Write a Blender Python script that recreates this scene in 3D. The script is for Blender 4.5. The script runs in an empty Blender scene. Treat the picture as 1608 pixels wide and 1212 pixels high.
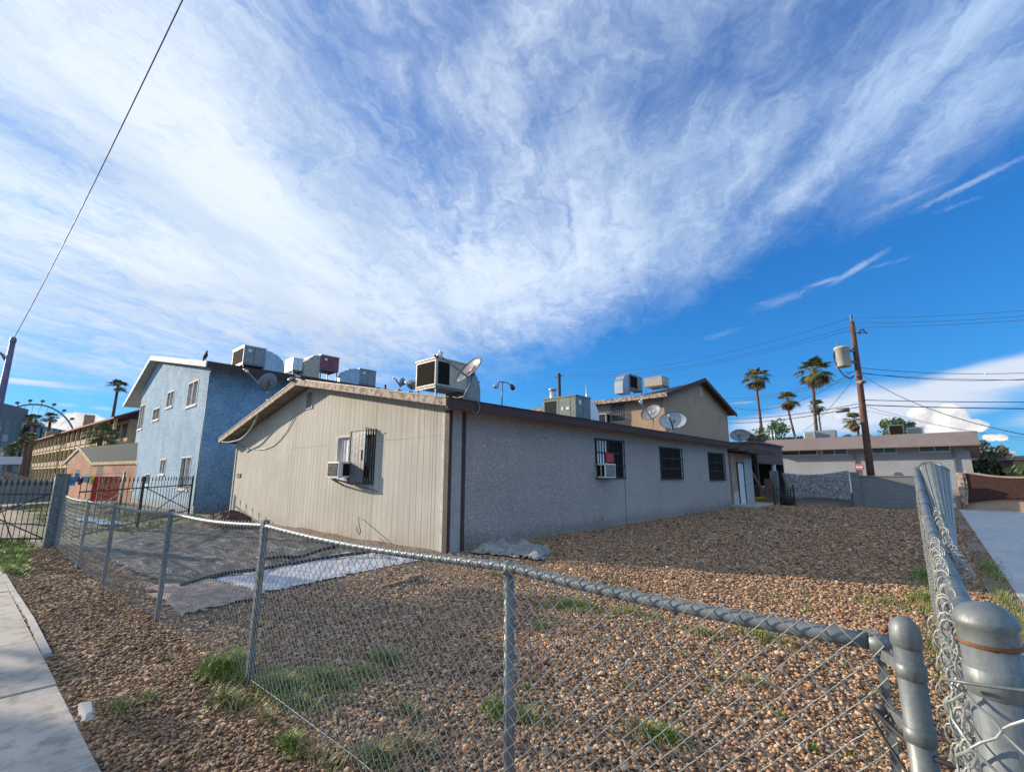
import bpy, math, random
import numpy as np
from mathutils import Vector, Matrix

# ------------------------------------------------------------------ camera
SC = bpy.context.scene
CF, CTH, CYAW, CH = 725.0, math.radians(10.9), math.radians(42), 1.6
cam_d = bpy.data.cameras.new('camera')
cam = bpy.data.objects.new('camera', cam_d)
SC.collection.objects.link(cam)
cam.location = (0, 0, CH)
cam.rotation_euler = (math.radians(90) + CTH, 0, CYAW)
cam_d.sensor_fit = 'HORIZONTAL'; cam_d.sensor_width = 36
cam_d.lens = 36 * CF / 1608
cam_d.clip_start = 0.05; cam_d.clip_end = 4000
SC.camera = cam
SC.render.engine = 'CYCLES'
SC.view_settings.view_transform = 'Standard'
SC.view_settings.look = 'None'
SC.view_settings.exposure = 0.48
SC.view_settings.gamma = 1.0

_ct, _st, _ca, _sa = math.cos(CTH), math.sin(CTH), math.cos(CYAW), math.sin(CYAW)
def ray(x, y):
    u = (x - 804) / CF; v = (606 - y) / CF
    F = _ct - _st * v; z = _ct * v + _st
    return Vector((u * _ca - F * _sa, u * _sa + F * _ca, z))
def P(x, y, X=None, Y=None, Z=None, D=None):
    """surveyed point: where the sight line through x, y meets a known wall, ground or distance"""
    d = ray(x, y)
    if X is not None: t = X / d.x
    elif Y is not None: t = Y / d.y
    elif Z is not None: t = (Z - CH) / d.z
    else: t = D / math.hypot(d.x, d.y)
    return Vector((d.x * t, d.y * t, d.z * t + CH))

# ------------------------------------------------------------------ sun
SUNV = Vector((-1, -.36, .31)).normalized()
el = math.asin(SUNV.z)
sd = bpy.data.lights.new('sun', 'SUN'); sd.energy = 5.0; sd.angle = math.radians(.55)
sd.color = (1, .86, .68)
sun = bpy.data.objects.new('sun', sd); SC.collection.objects.link(sun)
sun.rotation_euler = SUNV.to_track_quat('Z', 'Y').to_euler()
sun.location = (-10, -5, 30)

# ------------------------------------------------------------------ world
W = bpy.data.worlds.new('World'); SC.world = W; W.use_nodes = True
class NT:
    def __init__(s, tree): s.t = tree; s.n = tree.nodes; s.l = tree.links
    def put(s, sock, v):
        if isinstance(v, bpy.types.NodeSocket): s.l.new(v, sock)
        elif v is not None: sock.default_value = v
    def m(s, op, a, b=None, c=None, clamp=False):
        n = s.n.new('ShaderNodeMath'); n.operation = op; n.use_clamp = clamp
        s.put(n.inputs[0], a)
        if b is not None: s.put(n.inputs[1], b)
        if c is not None: s.put(n.inputs[2], c)
        return n.outputs[0]
    def vm(s, op, a, b=None, out=0):
        n = s.n.new('ShaderNodeVectorMath'); n.operation = op
        s.put(n.inputs[0], a)
        if b is not None: s.put(n.inputs[1], b)
        return n.outputs[out]
    def dot(s, a, b): return s.vm('DOT_PRODUCT', a, b, out=1)
    def xyz(s, x, y, z=0.0):
        n = s.n.new('ShaderNodeCombineXYZ')
        for i, v in enumerate((x, y, z)): s.put(n.inputs[i], v)
        return n.outputs[0]
    def sep(s, v):
        n = s.n.new('ShaderNodeSeparateXYZ'); s.put(n.inputs[0], v); return n.outputs
    def noise(s, v, sc=1., det=4., rough=.5, dist=0., col=False):
        n = s.n.new('ShaderNodeTexNoise')
        if v is not None: s.put(n.inputs['Vector'], v)
        n.inputs['Scale'].default_value = sc; n.inputs['Detail'].default_value = det
        n.inputs['Roughness'].default_value = rough; n.inputs['Distortion'].default_value = dist
        return n.outputs['Color' if col else 'Fac']
    def vor(s, v, sc=1., feat='F1', out='Distance', rand=1.):
        n = s.n.new('ShaderNodeTexVoronoi'); n.feature = feat
        if v is not None: s.put(n.inputs['Vector'], v)
        n.inputs['Scale'].default_value = sc; n.inputs['Randomness'].default_value = rand
        return n.outputs[out]
    def ss(s, v, lo, hi, a=0., b=1.):
        n = s.n.new('ShaderNodeMapRange'); n.interpolation_type = 'SMOOTHSTEP'
        s.put(n.inputs[0], v)
        for i, q in enumerate((lo, hi, a, b)): s.put(n.inputs[i + 1], q)
        return n.outputs[0]
    def mix(s, f, a, b, mode='MIX'):
        n = s.n.new('ShaderNodeMix'); n.data_type = 'RGBA'; n.blend_type = mode
        s.put(n.inputs[0], f)
        for k, q in ((6, a), (7, b)):
            if isinstance(q, tuple) and len(q) == 3: q = q + (1,)
            s.put(n.inputs[k], q)
        return n.outputs[2]
    def ramp(s, f, stops, interp='LINEAR'):
        n = s.n.new('ShaderNodeValToRGB'); s.put(n.inputs[0], f); r = n.color_ramp; r.interpolation = interp
        while len(r.elements) < len(stops): r.elements.new(.5)
        for e, (p, c) in zip(r.elements, stops): e.position = p; e.color = tuple(c) + (1,)
        return n.outputs[0]

def build_world():
    t = NT(W.node_tree); t.n.clear()
    out = t.n.new('ShaderNodeOutputWorld'); bg = t.n.new('ShaderNodeBackground')
    t.l.new(bg.outputs[0], out.inputs[0])
    sky = t.n.new('ShaderNodeTexSky'); sky.sky_type = 'NISHITA'; sky.sun_disc = False
    sky.sun_elevation = el
    sky.sun_rotation = math.atan2(SUNV.x, SUNV.y)
    sky.altitude = 600; sky.air_density = 1.0; sky.dust_density = .35; sky.ozone_density = 2.5
    d = t.n.new('ShaderNodeTexCoord').outputs['Generated']
    x, y, z = t.sep(d)
    base = t.mix(1.0, sky.outputs[0], (.032, .136, .285), 'MULTIPLY')
    # film-like shoulder so the sunward horizon keeps its blue
    sh = t.vm('ADD', t.vm('MULTIPLY', base, (.5, .85, .55)), (1., 1., 1.))
    base = t.vm('DIVIDE', base, sh)
    # cloud layer on a plane high above, streaks running towards the north-north-west
    zc = t.m('ADD', t.m('MAXIMUM', z, 0.), .07)
    px = t.m('DIVIDE', x, zc); py = t.m('DIVIDE', y, zc)
    s_ = t.m('ADD', t.m('MULTIPLY', px, -.515), t.m('MULTIPLY', py, .857))
    t_ = t.m('ADD', t.m('MULTIPLY', px, .857), t.m('MULTIPLY', py, .515))
    big = t.noise(t.xyz(t.m('MULTIPLY', s_, .6), t.m('MULTIPLY', t_, 1.0), 3.3), 1.0, 10, .66, .5)
    fil = t.noise(t.xyz(t.m('MULTIPLY', s_, .9), t.m('MULTIPLY', t_, 3.6), 7.1), 1.0, 10, .68, 1.6)
    wq = t.vm('MULTIPLY', t.vm('SUBTRACT', t.noise(t.xyz(s_, t_, 4.4), 2.2, 5, .6, col=True), (.5, .5, .5)), (.9, .9, 0.))
    puf = t.noise(t.vm('ADD', t.xyz(t.m('MULTIPLY', s_, .8), t.m('MULTIPLY', t_, 1.25), 1.7), wq), 4.6, 10, .66, .3)
    fine = t.noise(t.vm('ADD', t.xyz(t.m('MULTIPLY', s_, .6), t.m('MULTIPLY', t_, 2.0), 9.7), wq), 13., 8, .7, .4)
    def circ(a, b, flip=1):
        n = ray(*a).cross(ray(*b)).normalized() * flip
        return t.dot(d, tuple(n))
    def blob(cx, cy, sx, sy, rot=0):
        c = ray(cx, cy).normalized()
        e1 = Vector((0, 0, 1)).cross(c).normalized() * -1; e2 = e1.cross(c).normalized() * 1
        if e2.z < 0: e2 = -e2
        r = math.radians(rot)
        f1 = e1 * math.cos(r) + e2 * math.sin(r); f2 = e2 * math.cos(r) - e1 * math.sin(r)
        k = 1 / 860.
        a = t.m('POWER', t.m('ABSOLUTE', t.m('DIVIDE', t.dot(d, tuple(f1)), sx * k)), 2)
        b = t.m('POWER', t.m('ABSOLUTE', t.m('DIVIDE', t.dot(d, tuple(f2)), sy * k)), 2)
        q = t.m('EXPONENT', t.m('MULTIPLY', t.m('ADD', a, b), -1))
        return t.m('MULTIPLY', q, t.m('GREATER_THAN', t.dot(d, tuple(c)), 0.))
    wob = t.m('MULTIPLY', t.m('SUBTRACT', t.noise(d, 5, 6, .6), .5), .22)
    c1 = circ((830, 612), (1608, 262))          # sign fixed below so that up-left is positive
    if (ray(830, 612).cross(ray(1608, 262))).dot(ray(500, 200)) < 0: c1 = t.m('MULTIPLY', c1, -1)
    c1 = t.m('ADD', t.m('ADD', c1, .035), wob)
    edge = t.ss(c1, -.09, .26)
    low = t.ss(t.m('ADD', z, t.m('MULTIPLY', wob, .35)), .095, .165)          # clear band above the left horizon
    cov = t.m('MULTIPLY', edge, low)
    def add(v, g, k): return t.m('ADD', v, t.m('MULTIPLY', g, k))
    bias = t.m('MULTIPLY', t.m('SUBTRACT', cov, 1.), .85)
    for (cx, cy, sx, sy, r, k) in (
            (150, 330, 420, 300, 0, .13), (470, 470, 400, 130, 0, .18), (930, 400, 280, 130, 10, .17), (950, 500, 170, 60, 25, .18),
            (330, 250, 240, 70, -38, .12), (30, 60, 200, 60, -30, .08), (1340, 190, 260, 38, 27, .16), (1450, 110, 260, 60, 25, .02), (1500, 190, 230, 30, 26, .12), (1560, 60, 200, 60, 20, -.03), (1130, 130, 220, 110, 0, -.05), (250, 560, 320, 40, 0, -.12), (620, 560, 250, 40, 0, -.06),
            (1210, 345, 200, 26, 38, .18), (905, 200, 60, 90, 0, .12), (1110, 240, 170, 60, 0, .10),
            (560, 110, 230, 50, -52, -.13), (735, 20, 70, 60, 0, -.26), (860, 160, 40, 50, 0, -.10), (500, 60, 60, 60, 0, -.06), (700, 235, 110, 40, -35, -.12), (640, 170, 60, 40, 0, -.03), (830, 90, 120, 90, 0, .10), (1285, 215, 55, 35, 30, -.20),
            (1230, 270, 90, 26, 35, -.22), (1120, 60, 200, 90, 0, -.03), (1400, 30, 200, 60, 0, -.08), (1180, 180, 120, 60, 30, -.06), (100, 235, 130, 26, -28, -.10), (1480, 250, 140, 30, 25, .10),
            (860, 330, 60, 40, 0, -.12), (885, 130, 40, 60, 0, -.10), (1000, 150, 50, 30, 0, -.08)):
        bias = add(bias, blob(cx, cy, sx, sy, r), k)
    dens = t.m('ADD', t.m('ADD', t.m('MULTIPLY', big, .46), t.m('MULTIPLY', fil, .30)), t.m('ADD', t.m('MULTIPLY', puf, .50), t.m('MULTIPLY', fine, .22)))
    dens = t.m('ADD', t.m('SUBTRACT', dens, .20), t.m('MULTIPLY', bias, .80))
    cir = t.m('ADD', t.m('MULTIPLY', t.ss(dens, .38, .82), .74), t.m('MULTIPLY', t.ss(dens, .12, .50), .22))
    # thin wisps at the right, below the edge of the sheet
    wn = t.m('MULTIPLY', t.m('SUBTRACT', t.m('ADD', t.m('MULTIPLY', fine, .6), t.m('MULTIPLY', puf, .4)), .5), 2.8)
    wis = None
    for (cx, cy, sx, sy, r, k) in ((1345, 422, 48, 6, 24, .9), (1300, 441, 40, 5, 6, .8), (1390, 415, 40, 4, 3, .5), (1520, 290, 70, 5, 12, .85), (1420, 315, 60, 5, 10, .6), (1505, 322, 34, 4, 5, .5),
                                   (1230, 470, 60, 10, 12, .6), (1390, 380, 40, 3, 25, .25), (1130, 525, 60, 8, 10, .5), (1210, 475, 40, 5, -5, .5)):
        b = t.m('MULTIPLY', blob(cx, cy, sx, sy, r), k); wis = b if wis is None else t.m('MAXIMUM', wis, b)
    wis = t.ss(t.m('ADD', wis, t.m('MULTIPLY', wn, .55)), .22, 1.3, 0, .62)
    wis = t.m('MULTIPLY', wis, t.ss(z, .1, .2))
    # low banks near the horizon
    hn = t.noise(t.vm('MULTIPLY', d, (6., 6., 26.)), 1.6, 7, .55, .3)
    bank = None
    for (cx, cy, sx, sy, r, k) in ((1560, 592, 150, 26, 8, 1.), (1380, 640, 190, 38, 6, 1.), (1240, 665, 120, 26, 4, .9), (1170, 632, 50, 6, 0, .45),
                                   (60, 603, 90, 5, 1, .6), (105, 636, 26, 5, 0, .55), (160, 641, 30, 5, -3, .55), (30, 598, 60, 4, 2, .8), (-200, 640, 160, 20, 0, .8), (1900, 640, 200, 26, 0, .8)):
        b = t.m('MULTIPLY', blob(cx, cy, sx, sy, r), k); bank = b if bank is None else t.m('MAXIMUM', bank, b)
    bank = t.ss(t.m('ADD', bank, t.m('MULTIPLY', t.m('SUBTRACT', hn, .5), .5)), .30, .85, 0, .9)
    cn = t.noise(d, 26, 6, .62, .2)
    cum = None
    for (cx, cy, sx, sy, k) in ((1447, 652, 17, 14, 1.), (1487, 660, 26, 20, 1.1), (1515, 668, 26, 11, 1.), (1465, 672, 40, 10, 1.), (1556, 687, 9, 5, .9), (1571, 687, 8, 5, .9),
                                (130, 660, 25, 12, 1.05), (105, 668, 26, 9, 1.), (148, 665, 12, 9, .9), (1310, 655, 14, 6, .6), (80, 674, 20, 6, .7)):
        b = t.m('MULTIPLY', blob(cx, cy, sx, sy), k); cum = b if cum is None else t.m('MAXIMUM', cum, b)
    cum = t.ss(t.m('ADD', cum, t.m('MULTIPLY', t.m('SUBTRACT', cn, .5), .9)), .38, .52)
    # cloud colours: brighter towards the sun, greyer where thick
    sunny = t.ss(t.dot(d, tuple(Vector((SUNV.x, SUNV.y, 0.25)).normalized())), -.55, .95)
    cc = t.mix(sunny, (.47, .64, .90), (.83, .91, 1.0))
    grey = t.ss(t.noise(t.xyz(t.m('MULTIPLY', s_, .5), t.m('MULTIPLY', t_, 1.6), 11.3), 1., 5, .55, .4), .46, .68)
    cc = t.mix(t.m('MULTIPLY', grey, .42), cc, (.36, .50, .69))
    lowband = t.ss(z, .42, .18)
    cc = t.mix(t.m('MULTIPLY', t.m('MULTIPLY', lowband, sunny), .35), cc, (.55, .55, .60))
    rear = t.ss(t.dot(d, (.80, -.48, .36)), .15, .85, 1., 2.3)       # unseen sky brightened out of view, added as fill for the shaded side walls
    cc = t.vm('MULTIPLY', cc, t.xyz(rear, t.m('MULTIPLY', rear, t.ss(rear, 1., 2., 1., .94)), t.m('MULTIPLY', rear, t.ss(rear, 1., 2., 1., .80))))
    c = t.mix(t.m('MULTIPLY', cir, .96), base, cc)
    c = t.mix(wis, c, (.62, .72, .88))
    c = t.mix(bank, c, (.70, .76, .86))
    cumc = t.mix(t.ss(cn, .40, .62), (.62, .64, .70), (1.0, .97, .92))
    c = t.mix(cum, c, cumc)
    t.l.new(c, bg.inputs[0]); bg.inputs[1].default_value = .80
    W.cycles.sampling_method = 'MANUAL'; W.cycles.sample_map_resolution = 512
build_world()

# ------------------------------------------------------------------ object helpers
RND = random.Random(7)
COL = SC.collection
class MB:
    """mesh builder: world coordinates in, one mesh object out"""
    def __init__(s): s.v = []; s.f = []; s.m = []; s.k = 0; s.sm = []
    def mat(s, k): s.k = k; return s
    def poly(s, pts, smooth=False):
        i = len(s.v); s.v += [tuple(p) for p in pts]; s.f.append(tuple(range(i, i + len(pts)))); s.m.append(s.k); s.sm.append(smooth)
    def idx(s, pts, faces, smooth=False):
        i = len(s.v); s.v += [tuple(p) for p in pts]
        for f in faces: s.f.append(tuple(i + q for q in f)); s.m.append(s.k); s.sm.append(smooth)
    def box(s, a, b, M=None):
        x0, y0, z0 = a; x1, y1, z1 = b
        p = [(x0, y0, z0), (x1, y0, z0), (x1, y1, z0), (x0, y1, z0), (x0, y0, z1), (x1, y0, z1), (x1, y1, z1), (x0, y1, z1)]
        if M is not None: p = [tuple(M @ Vector(q)) for q in p]
        s.idx(p, [(0, 3, 2, 1), (4, 5, 6, 7), (0, 1, 5, 4), (1, 2, 6, 5), (2, 3, 7, 6), (3, 0, 4, 7)])
    def bbox(s, a, b, c=.01):
        """box with chamfered vertical and horizontal edges"""
        x0, y0, z0 = a; x1, y1, z1 = b
        rings = []
        for z, k in ((z0, c), (z0 + c, 0), (z1 - c, 0), (z1, c)):
            X0, X1, Y0, Y1 = x0 + k, x1 - k, y0 + k, y1 - k
            rings.append([(X0 + c, Y0, z), (X1 - c, Y0, z), (X1, Y0 + c, z), (X1, Y1 - c, z), (X1 - c, Y1, z), (X0 + c, Y1, z), (X0, Y1 - c, z), (X0, Y0 + c, z)])
        pts = [p for r in rings for p in r]; fs = []
        for i in range(3):
            for j in range(8): fs.append((i * 8 + j, i * 8 + (j + 1) % 8, i * 8 + 8 + (j + 1) % 8, i * 8 + 8 + j))
        fs.append(tuple(reversed(range(8)))); fs.append(tuple(range(24, 32)))
        s.idx(pts, fs)
    def bar(s, a, b, w, h=None, up=(0, 0, 1)):
        a = Vector(a); b = Vector(b); h = w if h is None else h
        d = (b - a)
        if d.length < 1e-6: return
        d.normalize(); u = Vector(up)
        if abs(d.dot(u)) > .98: u = Vector((0, 1, 0))
        r = d.cross(u).normalized() * w / 2; u = r.cross(d).normalized() * h / 2
        s.idx([a - r - u, a + r - u, a + r + u, a - r + u, b - r - u, b + r - u, b + r + u, b - r + u],
              [(0, 1, 2, 3), (7, 6, 5, 4), (0, 4, 5, 1), (1, 5, 6, 2), (2, 6, 7, 3), (3, 7, 4, 0)])
    def tube(s, pts, r, n=8, smooth=True, cap=True):
        pts = [Vector(p) for p in pts]; N = len(pts)
        rr = r if isinstance(r, (list, tuple)) else [r] * N
        V = []; prev = None
        for i, p in enumerate(pts):
            d = (pts[min(i + 1, N - 1)] - pts[max(i - 1, 0)])
            d = d.normalized() if d.length > 0 else Vector((0, 0, 1))
            if prev is None:
                u = Vector((0, 0, 1)) if abs(d.z) < .9 else Vector((1, 0, 0))
                a = d.cross(u).normalized()
            else:
                a = prev - d * prev.dot(d)
                a = a.normalized() if a.length > 1e-6 else d.orthogonal().normalized()
            prev = a; b = d.cross(a)
            for k in range(n):
                q = 2 * math.pi * k / n
                V.append(p + (a * math.cos(q) + b * math.sin(q)) * rr[i])
        F = [(i * n + k, i * n + (k + 1) % n, (i + 1) * n + (k + 1) % n, (i + 1) * n + k) for i in range(N - 1) for k in range(n)]
        s.idx(V, F, smooth)
        if cap:
            i = len(s.v) - len(V)
            s.f.append(tuple(i + k for k in reversed(range(n)))); s.m.append(s.k); s.sm.append(False)
            s.f.append(tuple(i + (N - 1) * n + k for k in range(n))); s.m.append(s.k); s.sm.append(False)
    def lathe(s, c, prof, n=16, smooth=True, M=None):
        """prof: list of (radius, z) from bottom to top round a vertical axis at c (or through matrix M)"""
        V = []
        for r, z in prof:
            for k in range(n):
                q = 2 * math.pi * k / n; p = Vector((r * math.cos(q), r * math.sin(q), z))
                V.append(M @ p if M is not None else p + Vector(c))
        N = len(prof)
        s.idx(V, [(i * n + k, i * n + (k + 1) % n, (i + 1) * n + (k + 1) % n, (i + 1) * n + k) for i in range(N - 1) for k in range(n)], smooth)
    def extrude(s, pts, off):
        """polygon and its copy moved by off, closed"""
        n = len(pts); off = Vector(off); A = [Vector(p) for p in pts]; B = [p + off for p in A]
        s.idx(A + B, [tuple(range(n)), tuple(reversed(range(n, 2 * n)))] + [(i, i + n, (i + 1) % n + n, (i + 1) % n) for i in range(n)])
    def build(s, name, mats, parent=None, base=None):
        mats = mats if isinstance(mats, (list, tuple)) else [mats]
        me = bpy.data.meshes.new(name)
        o = bpy.data.objects.new(name, me); COL.objects.link(o)
        off = Vector((0, 0, 0))
        if parent is not None:
            o.parent = parent; q = parent
            while q is not None: off += q.location; q = q.parent
        elif base is not None: off = Vector(base); o.location = off
        elif s.v:
            a = np.array(s.v); off = Vector((float((a[:, 0].min() + a[:, 0].max()) / 2), float((a[:, 1].min() + a[:, 1].max()) / 2), float(a[:, 2].min()))); o.location = off
        me.from_pydata([(x - off.x, y - off.y, z - off.z) for x, y, z in s.v], [], s.f)
        for m in mats: me.materials.append(m)
        me.polygons.foreach_set('material_index', s.m); me.polygons.foreach_set('use_smooth', s.sm)
        me.update()
        return o
def tag(o, label, cat, group=None, kind=None):
    o['label'] = label; o['category'] = cat
    if group: o['group'] = group
    if kind: o['kind'] = kind
    return o
def thing(name, label, cat, loc, group=None):
    o = bpy.data.objects.new(name, None); COL.objects.link(o); o.location = loc; o.empty_display_size = .2
    return tag(o, label, cat, group)
def structure(o): o['kind'] = 'structure'; return o

# ------------------------------------------------------------------ materials
def newmat(name):
    m = bpy.data.materials.new(name); m.use_nodes = True; t = NT(m.node_tree); t.n.clear()
    out = t.n.new('ShaderNodeOutputMaterial'); b = t.n.new('ShaderNodeBsdfPrincipled'); t.l.new(b.outputs[0], out.inputs[0])
    b.inputs['Roughness'].default_value = .8; t.b = b; t.out = out
    return m, t
def bump(t, h, st, dist=.02):
    n = t.n.new('ShaderNodeBump'); n.inputs['Strength'].default_value = st; n.inputs['Distance'].default_value = dist
    t.l.new(h, n.inputs['Height']); t.l.new(n.outputs[0], t.b.inputs['Normal'])
def ocoord(t): return t.n.new('ShaderNodeTexCoord').outputs['Object']
def gcoord(t): return t.n.new('ShaderNodeNewGeometry').outputs['Position']
def mat(name, c1, c2=None, scale=3., rough=.8, metal=0., bst=0., bscale=40., det=6, lo=.35, hi=.65, spec=.5, bd=.01):
    m, t = newmat(name); c2 = c2 or tuple(q * .8 for q in c1)
    co = gcoord(t)
    n = t.noise(co, scale, det, .6, .3)
    t.put(t.b.inputs['Base Color'], t.mix(t.ss(n, lo, hi), c1, c2))
    t.b.inputs['Roughness'].default_value = rough; t.b.inputs['Metallic'].default_value = metal
    t.b.inputs['Specular IOR Level'].default_value = spec
    t.put(t.b.inputs['Roughness'], t.ss(n, .2, .8, max(0, rough - .08), min(1, rough + .08)))
    if bst: bump(t, t.noise(co, bscale, 4, .6), bst, bd)
    return m
M = {}
M['white'] = mat('white_paint', (.62, .61, .58), (.45, .44, .41), 5)
M['trimwhite'] = mat('trim_paint', (.55, .54, .5), (.42, .4, .36), 8)
M['black'] = mat('black_iron', (.02, .02, .022), (.035, .03, .028), 12, .55)
M['cable'] = mat('cable_rubber', (.02, .02, .024), (.03, .03, .035), 5, .7)
M['galv'] = None
m_, t = newmat('galvanised_steel'); co = gcoord(t)
st_ = t.noise(t.vm('MULTIPLY', co, (90., 90., 5.)), 1., 6, .65, .3); sp_ = t.vor(co, 160., out='Color'); sp_ = t.sep(sp_)[0]; bl_ = t.noise(co, 9., 5, .65)
c_ = t.mix(t.ss(bl_, .38, .62), (.185, .205, .205), (.13, .148, .15)); c_ = t.mix(t.m('MULTIPLY', t.ss(st_, .45, .7), .5), c_, (.11, .125, .13)); c_ = t.mix(t.m('MULTIPLY', sp_, .22), c_, (.30, .32, .32))
c_ = t.mix(t.m('MULTIPLY', t.ss(t.noise(co, 38., 5, .7), .62, .72), .5), c_, (.10, .085, .07))
t.put(t.b.inputs['Base Color'], c_); t.b.inputs['Metallic'].default_value = .4; t.put(t.b.inputs['Roughness'], t.ss(st_, .3, .7, .40, .62)); bump(t, st_, .12, .003); M['galv'] = m_
M['galvd'] = mat('galvanised_wire', (.33, .34, .31), (.20, .21, .195), 40, .45, .2)
M['galvp'] = mat('grey_pickets', (.34, .34, .34), (.26, .26, .26), 3, .8)
M['galvf'] = mat('weathered_post_steel', (.22, .225, .23), (.13, .135, .14), 20, .55, .4)
M['rust'] = mat('rusty_steel', (.22, .09, .035), (.12, .05, .025), 60, .8, .2)
M['brownwood'] = mat('brown_painted_wood', (.055, .028, .022), (.08, .045, .034), 9, .75, 0, .3, 60)
M['oldwood'] = mat('bare_weathered_wood', (.34, .23, .15), (.20, .12, .075), 14, .85, 0, .4, 80, lo=.4, hi=.6)
M['rake'] = mat('peeling_fascia_paint', (.16, .09, .06), (.46, .36, .28), 6, .85, 0, .5, 50, lo=.40, hi=.56)
M['soffit'] = mat('soffit_board', (.34, .29, .23), (.24, .19, .15), 6, .85)
M['roofing'] = mat('gravel_roofing', (.10, .095, .09), (.17, .16, .15), 25, .95, 0, .5, 90)
M['shingle'] = mat('asphalt_shingle', (.10, .125, .125), (.06, .075, .08), 18, .95, 0, .4, 40)
M['redroof'] = mat('red_tile_roof', (.26, .05, .045), (.17, .035, .03), 5, .85, 0, .5, 20)
M['beigemetal'] = mat('beige_enamel', (.50, .44, .34), (.40, .34, .26), 7, .5)
M['greymetal'] = mat('grey_enamel', (.26, .29, .28), (.19, .215, .21), 7, .5)
M['greenmetal'] = mat('green_grey_enamel', (.18, .215, .19), (.13, .155, .14), 8, .5)
M['maroon'] = mat('maroon_enamel', (.20, .035, .06), (.28, .09, .10), 9, .5)
M['whitemetal'] = mat('white_enamel', (.80, .80, .80), (.68, .69, .70), 4, .4)
M['duct'] = mat('sheet_metal_duct', (.50, .53, .55), (.38, .41, .43), 6, .42, .55)
M['darkcoil'] = mat('dark_coil', (.012, .010, .009), (.03, .024, .02), 50, .9, 0, 0, spec=.05)
M['dishgrey'] = mat('grey_dish_paint', (.23, .25, .26), (.18, .195, .20), 10, .45)
M['dishlight'] = mat('pale_dish_paint', (.42, .46, .48), (.34, .37, .39), 9, .4)
M['concrete'] = mat('concrete', (.44, .42, .39), (.35, .33, .30), 3, .9, 0, .25, 60)
M['blockgrey'] = mat('grey_block', (.20, .215, .21), (.15, .16, .16), 4, .9, 0, .3, 50)
M['curtain'] = mat('pale_curtain', (.66, .60, .58), (.50, .44, .43), 9, .9)
M['polewood'] = mat('creosoted_pole', (.16, .070, .040), (.085, .035, .025), 6, .85, 0, .4, 60)
M['palmtrunk'] = mat('palm_bark', (.16, .105, .08), (.10, .06, .05), 12, .9, 0, .6, 20)
M['frond'] = mat('palm_frond', (.10, .125, .035), (.19, .18, .06), 1.2, .6)
M['deadfrond'] = mat('dead_palm_frond', (.28, .19, .09), (.17, .11, .06), 1.5, .85)
M['bark'] = mat('tree_bark', (.12, .09, .07), (.08, .06, .05), 6, .9)
M['leaf1'] = mat('green_leaves', (.06, .11, .035), (.10, .16, .05), .8, .6)
M['leaf2'] = mat('dark_leaves', (.035, .055, .028), (.07, .085, .04), .8, .6)
M['leaf3'] = mat('dusty_leaves', (.15, .13, .07), (.09, .085, .05), .8, .7)
M['red'] = mat('red_plastic', (.55, .05, .035), (.42, .04, .03), 10, .5)
M['redcloth'] = mat('red_cloth', (.62, .03, .02), (.45, .02, .02), 10, .9)
M['bluecloth'] = mat('blue_cloth', (.10, .25, .55), (.06, .16, .42), 8, .9)
M['palebluecloth'] = mat('light_blue_cloth', (.25, .45, .60), (.18, .33, .48), 8, .9)
M['marooncloth'] = mat('maroon_cloth', (.22, .04, .06), (.15, .03, .05), 8, .9)
M['yellowcloth'] = mat('yellow_cloth', (.85, .60, .03), (.70, .45, .03), 8, .9)
M['tarp'] = mat('grey_canvas', (.34, .33, .31), (.22, .21, .20), 6, .9, 0, .4, 30)
M['plasticw'] = mat('white_plastic_sheet', (.54, .55, .60), (.36, .36, .38), 7, .6, 0, .6, 22)
M['plasticp'] = mat('dusty_pink_sheet', (.50, .36, .29), (.28, .19, .14), 7, .8, 0, .8, 30)
M['soil'] = mat('brown_soil', (.10, .05, .035), (.055, .03, .022), 8, .95, 0, .8, 30)
M['tanpaint'] = mat('tan_wall_paint', (.46, .31, .22), (.38, .25, .17), 2, .9)
M['motel'] = mat('motel_tan', (.50, .33, .18), (.42, .27, .14), .5, .9)
M['cream'] = mat('cream_paint', (.68, .54, .30), (.56, .42, .22), 2, .9)
M['copper'] = mat('salmon_stucco', (.55, .27, .15), (.44, .20, .11), 1.2, .9, 0, .3, 20)
M['greenhotel'] = mat('grey_green_cladding', (.24, .235, .20), (.18, .175, .15), .2, .8)
M['screenbrown'] = mat('brown_screen_mesh', (.045, .018, .013), (.07, .032, .024), 9, .95)
M['palewall'] = mat('pale_wall', (.60, .54, .46), (.52, .46, .39), 1, .9)
M['stonecap'] = mat('cream_stone', (.50, .46, .40), (.40, .37, .32), 5, .9)
M['signwhite'] = mat('sign_white', (.8, .8, .8), (.72, .72, .72), 5, .5)
M['pole_lamp'] = mat('painted_lamp_pole', (.15, .14, .22), (.11, .10, .17), 3, .6, .1)

def glass(name, c=(.02, .028, .033), rough=.06):
    m, t = newmat(name); co = gcoord(t)
    t.put(t.b.inputs['Base Color'], t.mix(t.noise(co, 1.5, 3), c, tuple(q * 2.2 for q in c)))
    t.b.inputs['Roughness'].default_value = rough
    bump(t, t.noise(co, 2.0, 2), .04, .02); return m
M['glass'] = glass('window_glass'); M['darkpane'] = mat('dark_insect_screen', (.012, .011, .011), (.022, .02, .02), 6, .7, spec=.15); M['glassg'] = glass('green_tinted_glass', (.05, .08, .075))

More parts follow.
